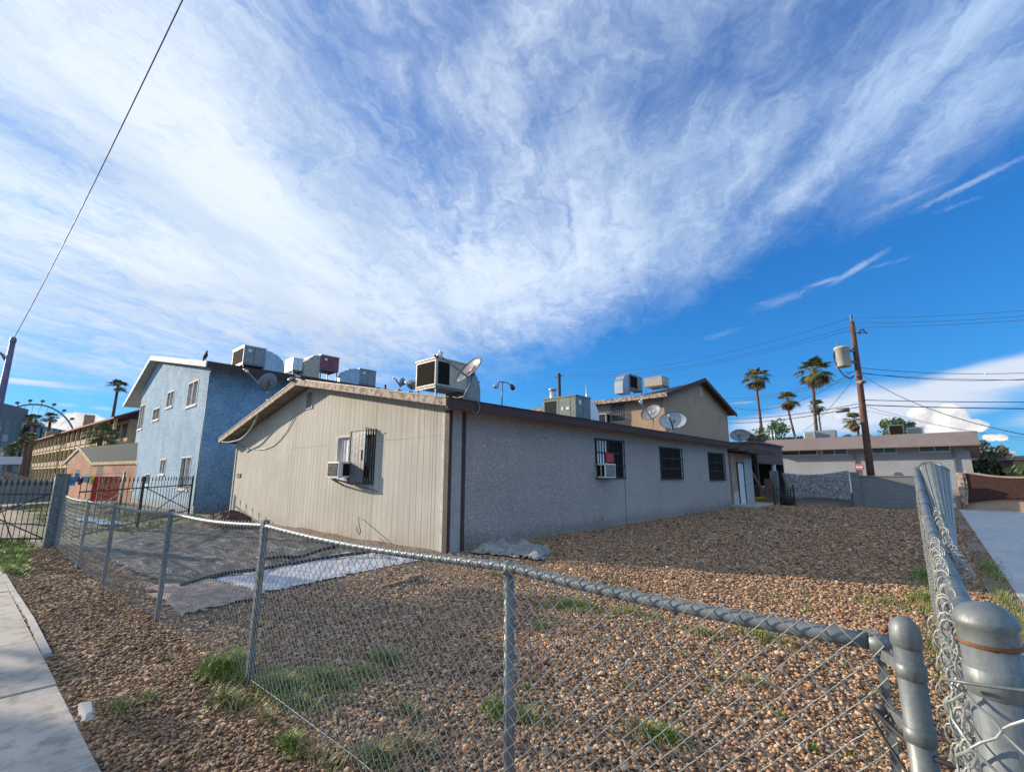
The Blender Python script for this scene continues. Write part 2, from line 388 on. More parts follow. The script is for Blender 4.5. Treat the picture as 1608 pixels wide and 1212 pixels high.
def stucco(name, c1, c2, c3, big=.8, bst=.8, bs=28., spot=.0, streak=0.):
    m, t = newmat(name); co = gcoord(t)
    n1 = t.noise(co, big, 6, .62, .4); n2 = t.noise(co, 11., 6, .7); n3 = t.noise(co, bs, 4, .65, .8)
    col = t.mix(t.ss(n1, .36, .64), c1, c2)
    col = t.mix(t.m('MULTIPLY', t.ss(n2, .46, .62), .55), col, c3)
    if streak:
        sv = t.noise(t.vm('MULTIPLY', co, (3.5, 3.5, .35)), 1.3, 5, .6)
        col = t.mix(t.m('MULTIPLY', t.ss(sv, .5, .68), streak), col, tuple(q * .6 for q in c1))
    zz = t.sep(co)[2]; dm = t.ss(t.m('ADD', zz, t.m('MULTIPLY', t.noise(co, 2.2, 5, .7), -.7)), .12, -.30)
    col = t.mix(t.m('MULTIPLY', dm, .55), col, (.24, .16, .11))
    pt_ = t.ss(t.noise(co, .22, 5, .6, .6), .50, .58)
    col = t.mix(t.m('MULTIPLY', pt_, .16), col, c3)
    if spot:
        col = t.mix(t.m('MULTIPLY', t.ss(n3, .5, .7), spot), col, tuple(min(1, q * 1.5) for q in c1))
    t.put(t.b.inputs['Base Color'], col); t.b.inputs['Roughness'].default_value = .92
    h = t.m('ADD', t.ss(n3, .40, .62), t.m('MULTIPLY', n2, .6))
    bump(t, h, bst, .02); return m
M['stuccogrey'] = stucco('grey_brown_stucco', (.53, .45, .40), (.46, .385, .34), (.61, .535, .485), .5, .9, 20, .5, .15)
M['stuccoblue'] = stucco('blue_stucco', (.18, .33, .47), (.29, .44, .56), (.47, .59, .68), 1.1, 1.0, 7., .7, .3)
M['stuccotan'] = stucco('tan_stucco', (.52, .345, .23), (.45, .295, .195), (.57, .40, .28), .8, .6, 30, 0, .2)
M['stuccolight'] = stucco('light_grey_stucco', (.35, .365, .38), (.31, .325, .34), (.39, .405, .42), .6, .6, 20)
M['parapet'] = stucco('mauve_roof_mansard', (.25, .20, .195), (.205, .165, .16), (.29, .24, .23), .5, .4, 20)
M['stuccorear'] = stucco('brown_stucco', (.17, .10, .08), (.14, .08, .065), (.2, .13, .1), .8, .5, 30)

def siding():
    m, t = newmat('grooved_plywood_siding'); co = gcoord(t); x, y, z = t.sep(co)
    wob = t.m('MULTIPLY', t.noise(t.vm('MULTIPLY', co, (1., 1., .25)), 3., 3), .02)
    xx = t.m('ADD', x, wob)
    f = t.m('PINGPONG', t.m('ADD', xx, 40.), .115)
    groove = t.ss(f, .008, .016, 1, 0)
    cell = t.m('FLOOR', t.m('DIVIDE', t.m('ADD', xx, 40.), .23))
    rn = t.noise(t.xyz(cell, 0., 0.), 7.3, 2)
    groove = t.m('MULTIPLY', groove, t.ss(rn, .35, .6, .25, .9))
    pan = t.m('PINGPONG', t.m('ADD', xx, 40.1), 1.22)
    seam = t.ss(pan, .006, .016, 1, 0)
    sd_ = t.ss(t.noise(t.xyz(x, 0., 0.), .45, 2), .46, .55)
    seam = t.m('MULTIPLY', seam, t.m('ADD', t.m('MULTIPLY', sd_, .75), .2))
    hz = t.m('MULTIPLY', t.ss(t.m('ABSOLUTE', t.m('SUBTRACT', z, 2.46)), .004, .012, .55, 0), t.ss(t.noise(co, .5, 2), .45, .55))
    col = t.mix(t.ss(t.noise(co, .7, 5, .6), .35, .65), (.50, .47, .40), (.425, .40, .34))
    gr = t.noise(t.vm('MULTIPLY', co, (22., 22., .55)), 1., 6, .65, .2)
    col = t.mix(t.m('MULTIPLY', t.ss(gr, .46, .66), .6), col, (.32, .275, .21))
    st = t.noise(t.vm('MULTIPLY', co, (5., 5., .3)), 1., 5, .6)
    col = t.mix(t.m('MULTIPLY', t.ss(st, .48, .66), .5), col, (.38, .34, .28))
    low = t.m('MULTIPLY', t.ss(z, .45, 0.), t.ss(t.noise(co, 2.5, 4), .4, .6))
    col = t.mix(t.m('MULTIPLY', low, .4), col, (.30, .24, .18))
    d = t.m('MAXIMUM', t.m('MAXIMUM', groove, seam), hz)
    col = t.mix(t.m('MULTIPLY', d, .62), col, (.14, .12, .10))
    t.put(t.b.inputs['Base Color'], col); t.b.inputs['Roughness'].default_value = .85
    bump(t, t.m('ADD', t.m('MULTIPLY', d, -1.), t.m('MULTIPLY', gr, .25)), .7, .012)
    return m
M['siding'] = siding()

def gravel_ground():
    m, t = newmat('gravel_bed'); co = gcoord(t)
    w = t.vm('ADD', co, t.vm('MULTIPLY', t.noise(co, 9, 3, col=True), (.05, .05, 0)))
    v = t.n.new('ShaderNodeTexVoronoi'); v.inputs['Scale'].default_value = 26; t.l.new(w, v.inputs['Vector'])
    v2 = t.n.new('ShaderNodeTexVoronoi'); v2.inputs['Scale'].default_value = 55; t.l.new(w, v2.inputs['Vector'])
    r = t.sep(v.outputs['Color'])[0]; r2 = t.sep(v2.outputs['Color'])[1]
    col = t.ramp(t.m('ADD', t.m('MULTIPLY', r, .6), t.m('MULTIPLY', r2, .4)), [(0., (.05, .03, .018)), (.3, (.14, .082, .048)), (.55, (.26, .165, .10)), (.78, (.42, .29, .185)), (1., (.58, .46, .33))])
    dirt = t.ss(t.noise(co, .9, 6, .6), .50, .68)
    col = t.mix(t.m('MULTIPLY', dirt, .55), col, (.20, .115, .065))
    t.put(t.b.inputs['Base Color'], col); t.b.inputs['Roughness'].default_value = .95
    h = t.m('ADD', t.m('MULTIPLY', v.outputs['Distance'], -1.2), t.m('MULTIPLY', v2.outputs['Distance'], -.4))
    bump(t, h, 1.0, .035); return m
M['gravelbed'] = gravel_ground()
def attr_mat(name, rough=.85, mul=1.):
    m, t = newmat(name); a = t.n.new('ShaderNodeAttribute'); a.attribute_name = 'tint'
    co = gcoord(t)
    c = t.mix(t.m('MULTIPLY', t.ss(t.noise(co, 90, 3), .4, .7), .25), a.outputs['Color'], (.2, .13, .09))
    t.put(t.b.inputs['Base Color'], c); t.b.inputs['Roughness'].default_value = rough; return m
M['stone'] = attr_mat('loose_stone'); M['blade'] = attr_mat('grass_blade', .6)

def concrete_mat(name, c1, c2, stain):
    m, t = newmat(name); co = gcoord(t)
    n = t.noise(co, .8, 7, .62, .5); n2 = t.noise(co, 7, 6, .65); n3 = t.noise(co, 140, 3, .6)
    col = t.mix(t.ss(n, .35, .66), c1, c2)
    col = t.mix(t.m('MULTIPLY', t.ss(n2, .46, .66), .7), col, stain)
    col = t.mix(t.m('MULTIPLY', t.ss(n3, .55, .75), .25), col, stain)
    cr = t.vor(t.vm('ADD', co, t.vm('MULTIPLY', t.noise(co, 3, 4, col=True), (.5, .5, 0))), .55, 'DISTANCE_TO_EDGE')
    crk = t.m('MULTIPLY', t.ss(cr, .004, .012, 1, 0), t.ss(t.noise(co, .5, 3), .5, .56))
    col = t.mix(t.m('MULTIPLY', crk, .0), col, (.08, .07, .06))
    spk = t.ss(t.vor(co, 34.), .10, .05)
    col = t.mix(t.m('MULTIPLY', t.m('MULTIPLY', spk, t.ss(t.noise(co, 2.1, 4), .5, .6)), .6), col, (.14, .09, .06))
    t.put(t.b.inputs['Base Color'], col); t.b.inputs['Roughness'].default_value = .9
    bump(t, t.m('ADD', n3, t.m('MULTIPLY', n2, .8)), .25, .006); return m
M['walk'] = concrete_mat('sidewalk_concrete', (.46, .415, .36), (.36, .32, .275), (.21, .175, .145))
M['drive'] = concrete_mat('driveway_concrete', (.50, .49, .475), (.43, .42, .41), (.30, .29, .275))
M['asphalt'] = mat('asphalt', (.055, .054, .053), (.04, .04, .04), 6, .9, 0, .5, 90)
M['dirt'] = mat('bare_dirt', (.26, .19, .14), (.18, .14, .10), .7, .95, 0, .4, 12)
M['lawn'] = mat('lawn_soil', (.07, .085, .035), (.14, .12, .07), 1.2, .95, 0, .6, 18)

# ------------------------------------------------------------------ ground
def ey(x): return .628 + .036 * (x + 4)
def gh(x, y):
    h = .018 * math.sin(x * 1.3 + 1) * math.sin(y * 1.1) + .012 * math.sin(x * 3.1 + y * 2.3)
    h += .06 * math.exp(-((x + 3.6) ** 2 / 3.5 + (y - 3.6) ** 2 / 2.2))
    return h
def flat(name, x0, x1, y0, y1, z, m, kind='structure'):
    b = MB(); b.poly([(x0, y0, z), (x1, y0, z), (x1, y1, z), (x0, y1, z)]); o = b.build(name, m); o['kind'] = kind; return o
flat('ground', -1800, 1800, -1800, 1800, -.25, M['dirt'])
def heightfield(name, x0, x1, y0, y1, nx, ny, m, hf, zoff=0.):
    b = MB(); V = []; F = []
    for j in range(ny + 1):
        for i in range(nx + 1):
            x = x0 + (x1 - x0) * i / nx; y = y0 + (y1 - y0) * j / ny; V.append((x, y, hf(x, y) + zoff))
    for j in range(ny):
        for i in range(nx):
            a = j * (nx + 1) + i; F.append((a, a + 1, a + nx + 2, a + nx + 1))
    b.idx(V, F, True); o = b.build(name, m); o['kind'] = 'structure'; return o
heightfield('gravel_yard', -15.4, .34, -.05, 33, 160, 270, M['gravelbed'], lambda x, y: gh(x, y) * min(1, max(0, (y - ey(x) - .03) * 4)) - .010)
flat('dirt_yard', -130, -15.42, .62, 60, -.02, M['dirt'])
heightfield('lawn', -44, -15.5, 1.0, 5.9, 60, 16, M['lawn'], lambda x, y: .02 * math.sin(x * 2) * math.sin(y * 3) - .002)
flat('alley', -60, 60, 33.02, 38, -.03, M['asphalt'])
flat('neighbour_yard', 5.6, 60, .6, 33, -.05, M['dirt'])
flat('back_yard_ground', -60, 60, 38, 120, -.045, M['dirt'])
# sidewalk slabs, kerb, road
b = MB(); x = -60.0; k = 0
while x < 12:
    w = 1.52
    b.bbox((x + .006, -1.15 + .004, -.12), (x + w - .006, .575, .004 * (k % 3)), .008); x += w; k += 1
b.v = [(x_, y_ + ey(x_) - .575, z_) for x_, y_, z_ in b.v]; o = b.build('sidewalk', M['walk']); o['kind'] = 'structure'
flat('sidewalk_bed', -60, 12, -4, .6, -.05, M['dirt'])
b = MB(); b.bbox((-60, -1.32, -.2), (12, -1.16, .0), .02); b.v = [(x_, y_ + ey(x_) - .575, z_) for x_, y_, z_ in b.v]; structure(b.build('kerb', M['concrete']))
flat('road', -400, 400, -12, -1.32, -.15, M['asphalt'])
# driveway slabs
b = MB(); y = .6; k = 0
while y < 31.5:
    b.bbox((.62, y + .006, -.1), (5.5, y + 2.95, .006 + .003 * (k % 2)), .01); y += 2.96; k += 1
structure(b.build('driveway', M['drive'])); flat('driveway_bed', .36, 5.6, .6, 33, -.03, M['dirt'])
flat('yard_edge', .34, .62, .6, 33, -.014, M['dirt'])

# loose stones, as one uncountable mass
PH = (1 + 5 ** .5) / 2
ICO = np.array([(-1, PH, 0), (1, PH, 0), (-1, -PH, 0), (1, -PH, 0), (0, -1, PH), (0, 1, PH), (0, -1, -PH), (0, 1, -PH), (PH, 0, -1), (PH, 0, 1), (-PH, 0, -1), (-PH, 0, 1)]) / 1.9
ICF = np.array([(0, 11, 5), (0, 5, 1), (0, 1, 7), (0, 7, 10), (0, 10, 11), (1, 5, 9), (5, 11, 4), (11, 10, 2), (10, 7, 6), (7, 1, 8), (3, 9, 4), (3, 4, 2), (3, 2, 6), (3, 6, 8), (3, 8, 9), (4, 9, 5), (2, 4, 11), (6, 2, 10), (8, 6, 7), (9, 8, 1)])
rng = np.random.default_rng(5)
def excluded(x, y):
    if x < -15.2: return True
    if y < ey(x) + .005: return True
    if y < 1.6 and math.sin(x * 2.1 + 1.3 * math.sin(y * 5)) * math.sin(y * 6.3 + x) + .5 * math.sin(x * 5.3 + y * 3) > .45: return RND.random() < .62
    if -20 < x < -7.75 and 6.5 < y < 26: return True
    if -20 < x < -7.5 and 1.7 < y < 6.5: return RND.random() < .93
    return False
pts = []
def fill(x0, x1, y0, y1, dens, size):
    n = int((x1 - x0) * (y1 - y0) * dens)
    X = rng.uniform(x0, x1, n); Y = rng.uniform(y0, y1, n)
    for a, c in zip(X, Y):
        r = ray2 = -a * _sa + c * _ca            # distance ahead of the lens
        if r < .35: continue
        if abs(a * _ca + c * _sa) > r * 1.25 + .6: continue
        if not excluded(a, c): pts.append((a, c, size * rng.uniform(.6, 1.35)))
fill(-5.0, .30, .45, 4.2, 3300, .0125)
fill(-9.0, -5.0, .4, 4.2, 1700, .0145)
fill(-15.2, -9.0, .15, 2.2, 900, .017)
fill(-7.9, .30, 4.2, 7.5, 1900, .015)
fill(-7.9, .30, 7.5, 11.5, 1100, .0175)
fill(-7.8, .30, 11.5, 18, 600, .0205)
fill(-7.8, .30, 18, 29.5, 260, .025)
fill(.3, .62, 1.4, 28, 420, .014)
pts = np.array(pts); N = len(pts)
big = rng.random(N) < .02; pts[big, 2] *= 1.9
sc = pts[:, 2:3] * np.stack([rng.uniform(.85, 1.35, N), rng.uniform(.7, 1.1, N), rng.uniform(.32, .72, N)], 1)
V = ICO[None] * (1 + rng.uniform(-.38, .38, (N, 12, 1))) * sc[:, None]
an = rng.uniform(0, 6.283, N); ti = rng.uniform(-.5, .5, N)
c_, s_ = np.cos(ti)[:, None], np.sin(ti)[:, None]
y_ = V[:, :, 1] * c_ - V[:, :, 2] * s_; z_ = V[:, :, 1] * s_ + V[:, :, 2] * c_; x_ = V[:, :, 0]
c_, s_ = np.cos(an)[:, None], np.sin(an)[:, None]
V = np.stack([x_ * c_ - y_ * s_, x_ * s_ + y_ * c_, z_], 2)
zb = np.array([gh(a, c) * min(1, max(0, (c - ey(a) - .03) * 4)) for a, c in pts[:, :2]]) + rng.uniform(-.35, .75, N) * pts[:, 2] - .008
V += np.stack([pts[:, 0], pts[:, 1], zb], 1)[:, None]
F = (ICF[None] + (np.arange(N) * 12)[:, None, None]).reshape(-1, 3)
me = bpy.data.meshes.new('gravel'); me.vertices.add(N * 12); me.vertices.foreach_set('co', V.astype(np.float32).ravel())
me.loops.add(len(F) * 3); me.polygons.add(len(F)); me.loops.foreach_set('vertex_index', F.astype(np.int32).ravel())
me.polygons.foreach_set('loop_start', np.arange(0, len(F) * 3, 3, dtype=np.int32)); me.polygons.foreach_set('loop_total', np.full(len(F), 3, dtype=np.int32))
me.update(calc_edges=True)
pal = np.array([(.50, .315, .17), (.62, .43, .255), (.37, .21, .11), (.22, .12, .06), (.72, .55, .37), (.36, .29, .22), (.10, .055, .032), (.50, .28, .155), (.24, .185, .14)])
ci = rng.choice(len(pal), N, p=[.2, .14, .17, .15, .06, .06, .10, .08, .04])
cc = pal[ci] * rng.uniform(.7, 1.25, (N, 1))
# spill onto the slab edge happens through the jittered margin
cc = cc * np.array([.92, .87, .84])
dusty = (pts[:, 1] < 1.5)                      # the strip outside the fence is dustier, browner stone
cc[dusty] = cc[dusty] * .48 + np.array([.085, .048, .024]) * .9
cc = np.repeat(cc, 12, 0)
at = me.color_attributes.new('tint', 'FLOAT_COLOR', 'POINT'); at.data.foreach_set('color', np.concatenate([cc, np.ones((len(cc), 1))], 1).astype(np.float32).ravel())
me.materials.append(M['stone'])
go = bpy.data.objects.new('gravel', me); COL.objects.link(go); tag(go, 'loose tan and brown crushed stone covering the yard and the strip by the sidewalk', 'gravel', kind='stuff')

# grass and weeds
def grass(name, patches, label):
    V = []; F = []; C = []
    for (cx, cy, rx, ry, n, h, kind) in patches:
        n = int(n * (2.6 if cx > -9 else 1.3)); h *= .92; rx *= 1.25; ry *= 1.2
        for _ in range(n):
            q = RND.uniform(0, 6.283); rr = abs(RND.gauss(0, .6)) if kind != 'c' else RND.random()
            x = cx + rx * rr * math.cos(q); y = cy + ry * rr * math.sin(q); z = gh(x, y) if x > -15 else 0
            hh = h * RND.uniform(.4, 1.15) * max(.25, 1.15 - .6 * rr); a = RND.uniform(0, 6.283); ln = RND.uniform(.2, 1.5) * hh; hh *= RND.uniform(.5, 1); w = RND.uniform(.0025, .005) * (2.2 if cx < -9 else 1)
            dx, dy = math.cos(a), math.sin(a); i = len(V)
            V += [(x - dy * w, y + dx * w, z - .01), (x + dy * w, y - dx * w, z - .01), (x + dx * ln * .4 + dy * w * .7, y + dy * ln * .4 - dx * w * .7, z + hh * .6),
                  (x + dx * ln * .4 - dy * w * .7, y + dy * ln * .4 + dx * w * .7, z + hh * .6), (x + dx * ln, y + dy * ln, z + hh)]
            F += [(i, i + 1, i + 2, i + 3), (i + 3, i + 2, i + 4)]
            dry = RND.random() < {'g': .12, 'm': .45, 'd': .85, 'c': .3, 'y': .2}[kind]
            c = (.36, .27, .13) if dry else ((.19, .27, .04) if kind != 'y' else (.32, .42, .05)); k = RND.uniform(.6, 1.25)
            C += [(c[0] * k, c[1] * k, c[2] * k, 1)] * 5
    me = bpy.data.meshes.new(name); me.from_pydata(V, [], F); me.materials.append(M['blade'])
    at = me.color_attributes.new('tint', 'FLOAT_COLOR', 'POINT'); at.data.foreach_set('color', [q for c in C for q in c])
    o = bpy.data.objects.new(name, me); COL.objects.link(o); return tag(o, label, 'grass', kind='stuff')
def gp(px, py, rx, ry, n, h, k):
    p = P(px, py, Z=0); return (p.x, p.y, rx, ry, n, h, k)
pl = [gp(345, 1062, .26, .16, 420, .15, 'g'), gp(372, 1050, .14, .12, 160, .17, 'y'), gp(352, 1105, .22, .12, 130, .10, 'm'), gp(440, 1085, .34, .18, 520, .12, 'g'), gp(510, 1075, .34, .18, 520, .11, 'g'),
      gp(470, 1110, .3, .16, 260, .08, 'm'), gp(605, 1045, .22, .12, 240, .10, 'm'), gp(570, 1065, .22, .12, 160, .08, 'm'), gp(455, 1172, .11, .07, 190, .09, 'g'), gp(590, 1196, .16, .1, 260, .10, 'm'),
      gp(640, 1120, .3, .14, 120, .06, 'm'), gp(785, 1118, .12, .14, 170, .10, 'g'), gp(830, 1130, .18, .1, 130, .08, 'm'), gp(900, 955, .34, .22, 420, .12, 'g'), gp(915, 968, .4, .2, 130, .07, 'd'),
      gp(990, 965, .26, .16, 170, .08, 'm'), gp(1030, 972, .3, .14, 110, .06, 'd'), gp(848, 990, .12, .08, 60, .08, 'g'), gp(1105, 998, .22, .16, 150, .08, 'm'), gp(1195, 1003, .26, .16, 200, .08, 'g'), gp(1235, 1015, .3, .14, 140, .07, 'd'),
      gp(1020, 1160, .16, .1, 150, .08, 'm'), gp(1180, 1075, .14, .1, 90, .07, 'm'), gp(1050, 1165, .1, .08, 110, .09, 'g'), gp(985, 1085, .1, .1, 50, .07, 'd'), gp(190, 1115, .2, .08, 110, .05, 'm'), gp(230, 1100, .16, .08, 60, .05, 'm'),
      gp(780, 905, .25, .2, 90, .09, 'm'), gp(650, 1175, .2, .12, 160, .08, 'd'), gp(500, 1190, .3, .1, 130, .07, 'd'), gp(420, 1130, .16, .06, 90, .07, 'd'),
      (-.28, 10.2, .22, .7, 500, .2, 'g'), (-.25, 8.4, .3, .8, 420, .13, 'g'), (-.7, 7.9, .5, .5, 260, .08, 'm'), (-.15, 6.2, .25, 1.2, 380, .10, 'm'), (.48, 9.3, .18, 1.6, 420, .12, 'm'), (.5, 7.5, .16, 1.2, 320, .10, 'm'), (.5, 11.8, .16, 1.5, 300, .12, 'g'), (-.3, 4.2, .3, .9, 240, .07, 'd')]
for _ in range(130):
    pl.append((RND.uniform(-6, 0), RND.uniform(.8, 7.8), RND.uniform(.03, .16), RND.uniform(.03, .12), RND.randint(6, 26), RND.uniform(.03, .06), RND.choice('mddg')))
grass('weeds', pl, 'thin green and straw coloured weeds growing through the crushed stone')
gl = []
for i in range(34):
    f = i / 33; gx = -17.2 + 5.9 * f + RND.uniform(-.2, .2); gl.append((gx, ey(gx) + RND.uniform(.1, .62) * (1.1 - .7 * f), RND.uniform(.25, .6), RND.uniform(.08, .2), 190, RND.uniform(.07, .15), RND.choice('yygm')))
for _ in range(160): gl.append((RND.uniform(-36, -15.8), RND.uniform(1.3, 5.6), .8, .35, 55, .13, RND.choice('ggm')))
grass('grass', gl, 'bright green long grass beside the sidewalk and on the lawn behind the iron gate')

# edging along the sidewalk
t_ = thing('edging_board', 'chipped white edging boards along the sidewalk, curving end nearest the street shadow', 'edging', (-10, .62, 0))
for (xa, ya, xb, yb, w, h) in ((-16.5, .595, -12.2, .59, .05, .012), (-12.18, .592, -9.4, .60, .05, .010), (-9.38, .603, -7.8, .615, .05, .014), (-7.79, .615, -6.15, .60, .05, .018)):
    b = MB(); ya, yb = ey(xa) + ya - .575, ey(xb) + yb - .575; b.bar((xa, ya, h / 2 - .005), (xb, yb, h / 2 - .005), w, h + .03); b.build('board', M['concrete'], t_)
b = MB(); b.idx([(-4.72, .60, -.01), (-4.36, .62, -.01), (-4.38, .70, -.01), (-4.68, .71, -.01), (-4.66, .63, .035), (-4.44, .64, .025), (-4.46, .67, .03), (-4.62, .68, .04)], [(0, 3, 2, 1), (4, 5, 6, 7), (0, 1, 5, 4), (1, 2, 6, 5), (2, 3, 7, 6), (3, 0, 4, 7)])
b.v = [(x_, y_ + .02, z_) for x_, y_, z_ in b.v]; tag(b.build('concrete_chunk', M['concrete']), 'small broken white chunk lying at the sidewalk edge by itself', 'rubble')

# sheets lying on the yard
def sheetmat(name, c1, c2, sc):
    m, t = newmat(name); co = gcoord(t)
    n = t.noise(t.vm('MULTIPLY', co, (.5, 3.2, 1.)), sc, 8, .7, 1.0); n2 = t.noise(co, 2.2, 5, .6)
    col = t.mix(t.ss(n, .52, .62), c1, c2); col = t.mix(t.m('MULTIPLY', t.ss(n2, .5, .7), .4), col, (.2, .15, .12))
    t.put(t.b.inputs['Base Color'], col); t.b.inputs['Roughness'].default_value = .6; bump(t, n, .8, .05); return m
M['plasticb'] = sheetmat('black_weed_sheet', (.035, .035, .037), (.24, .235, .22), 1.6)
def sheet(name, q, nu, nv, amp, m, label, cat='sheet', z=.03, seed=1, rag=.06):
    r = random.Random(seed); b = MB(); V = []; q = [Vector((a, c, 0)) for a, c in q]
    ph = [(r.uniform(2, 9), r.uniform(2, 9), r.uniform(0, 6)) for _ in range(7)]
    for j in range(nv + 1):
        for i in range(nu + 1):
            u, v = i / nu, j / nv; p = q[0] * (1 - u) * (1 - v) + q[1] * u * (1 - v) + q[2] * u * v + q[3] * (1 - u) * v
            h = sum(abs(math.sin(p.x * a * .6 + p.y * c + f)) ** 3 for a, c, f in ph) / 7 * amp
            e = min(u, v, 1 - u, 1 - v)
            if e < .001: p = p + Vector((r.uniform(-rag, rag), r.uniform(-rag, rag), 0))
            V.append((p.x, p.y, gh(p.x, p.y) * .5 + z + h * min(1, e * 12) + r.uniform(0, .006)))
    b.idx(V, [(j * (nu + 1) + i, j * (nu + 1) + i + 1, (j + 1) * (nu + 1) + i + 1, (j + 1) * (nu + 1) + i) for j in range(nv) for i in range(nu)], False)
    return tag(b.build(name, m), label, cat)
sheet('ground_sheet', [(-14.9, 1.55), (-8.2, 1.95), (-8.9, 5.9), (-20.2, 5.5)], 160, 70, .05, M['plasticb'], 'black creased weed-barrier sheet spread over the yard behind the chain link fence')
sheet('plastic_sheet', [(-8.7, 2.3), (-7.05, 2.5), (-7.45, 5.9), (-9.6, 5.95)], 60, 80, .03, M['plasticw'], 'whitish plastic strip along the edge of the black sheet, in front of the siding wall', z=.025, seed=4, rag=.10)
sheet('cloth_sheet', [(-8.5, 1.75), (-6.62, 1.66), (-6.95, 2.75), (-8.6, 2.5)], 60, 40, .045, M['plasticp'], 'dusty pink rumpled cloth at the fence corner of the black sheet', z=.03, seed=5, rag=.10)
sheet('canvas_tarp', [(-7.5, 7.0), (-5.75, 7.25), (-6.3, 8.2), (-7.6, 8.5)], 40, 30, .26, M['tarp'], 'crumpled grey canvas tarp lying by the house corner', 'tarp', z=.03, seed=9, rag=.12)
sheet('blue_tarp', [(-23.5, 2.2), (-19.5, 2.7), (-19.9, 3.1), (-23.9, 2.6)], 22, 10, .10, M['palebluecloth'], 'small bright blue tarp lying on the lawn behind the iron gate', 'tarp', z=.05, seed=12)
b = MB(); V = []; r = random.Random(3)
for j in range(13):
    for i in range(29):
        u, v = i / 28 * 2 - 1, j / 12 * 2 - 1; k = max(0, 1 - u * u - v * v)
        V.append((-16.6 + u * 1.5, 5.2 + v * .7, .04 + .42 * k + (r.uniform(-.05, .08) if k > 0 else 0)))
b.idx(V, [(j * 29 + i, j * 29 + i + 1, (j + 1) * 29 + i + 1, (j + 1) * 29 + i) for j in range(12) for i in range(28)])
tag(b.build('dirt_pile', M['soil']), 'dark brown heap of soil between the siding wall and the iron fence', 'dirt pile')
cable('sheet_edge', [P(404, 876, Z=.06), P(440, 874, Z=.10), P(470, 874, Z=.05), P(505, 863, Z=.06), P(530, 856, Z=.10), P(538, 850, Z=.16)], .035, M['cable'], 'black rolled edge of the weed sheet, the one nearest the siding wall') if False else None
b = MB(); p0 = P(595, 922, Z=.03); p1 = P(640, 910, Z=.05); p2 = P(660, 903, Z=.07)
b.bar(p0, p1, .07, .03); b.bar(p1 + Vector((-.05, 0, .02)), p2, .16, .05)
tag(b.build('broken_plank', M['oldwood']), 'splintered yellowish plank lying on the stones beyond the fence', 'plank')

# ------------------------------------------------------------------ walls with openings
def wall(b, ax, c, u0, u1, z0, z1, holes, depth=.14, side=-1):
    """wall face in the plane ax = c with openings (ua, ub, za, zb) and their reveals running inwards"""
    us = sorted(set([u0, u1] + [h[0] for h in holes] + [h[1] for h in holes])); zs = sorted(set([z0, z1] + [h[2] for h in holes] + [h[3] for h in holes]))
    def pt(u, z, d=0): return (u, c - side * d, z) if ax == 'y' else (c - side * d, u, z)
    for i in range(len(us) - 1):
        for j in range(len(zs) - 1):
            um, zm = (us[i] + us[i + 1]) / 2, (zs[j] + zs[j + 1]) / 2
            if any(h[0] < um < h[1] and h[2] < zm < h[3] for h in holes): continue
            b.poly([pt(us[i], zs[j]), pt(us[i + 1], zs[j]), pt(us[i + 1], zs[j + 1]), pt(us[i], zs[j + 1])])
    for a, e, f, g in holes:
        b.poly([pt(a, f), pt(a, g), pt(a, g, depth), pt(a, f, depth)]); b.poly([pt(e, g), pt(e, f), pt(e, f, depth), pt(e, g, depth)])
        b.poly([pt(a, g), pt(e, g), pt(e, g, depth), pt(a, g, depth)]); b.poly([pt(e, f), pt(a, f), pt(a, f, depth), pt(e, f, depth)])
def bx(b, ax, c, side, u0, u1, z0, z1, d0, d1):
    """box on a wall plane: d measured outwards from the wall"""
    if ax == 'y': ys = sorted((c + side * d0, c + side * d1)); b.box((u0, ys[0], z0), (u1, ys[1], z1))
    else: xs = sorted((c + side * d0, c + side * d1)); b.box((xs[0], u0, z0), (xs[1], u1, z1))
def window(root, ax, c, side, u0, u1, z0, z1, fm, gm=None, mull=(.5,), fw=.05, rec=.07, out=.012, sill=False, curtain=None, label=None):
    b = MB(); f = fw
    bx(b, ax, c, side, u0 - .004, u1 + .004, z0 - .004, z0 + f, -rec, out); bx(b, ax, c, side, u0 - .004, u1 + .004, z1 - f, z1 + .004, -rec, out)
    bx(b, ax, c, side, u0 - .003, u0 + f, z0 + f, z1 - f, -rec, out - .002); bx(b, ax, c, side, u1 - f, u1 + .003, z0 + f, z1 - f, -rec, out - .002)
    for m_ in mull:
        um = u0 + (u1 - u0) * m_; bx(b, ax, c, side, um - f * .45, um + f * .45, z0 + f, z1 - f, -rec, out - .004)
    if sill: bx(b, ax, c, side, u0 - .05, u1 + .05, z0 - .07, z0 - .006, 0.002, .05)
    w = b.build('window', fm, root)
    if label: w['label'] = label
    b = MB(); bx(b, ax, c, side, u0 + f * .5, u1 - f * .5, z0 + f * .5, z1 - f * .5, -rec - .02, -rec + .01); b.build('pane', gm or M['glass'], w)
    if curtain:
        b = MB(); n = 14; ca, cb = curtain; L = []
        for i in range(n + 1):
            u = u0 + f + (u1 - u0 - 2 * f) * (ca + (cb - ca) * i / n); d = -rec + .03 + .012 * math.sin(i * 2.1); L.append((u, d))
        for i in range(n):
            q = []
            for (u, d), z in ((L[i], z0 + f), (L[i + 1], z0 + f), (L[i + 1], z1 - f), (L[i], z1 - f)):
                q.append((u, c + side * d, z) if ax == 'y' else (c + side * d, u, z))
            b.poly(q)
        b.build('curtain', M['curtain'], w)
    return w

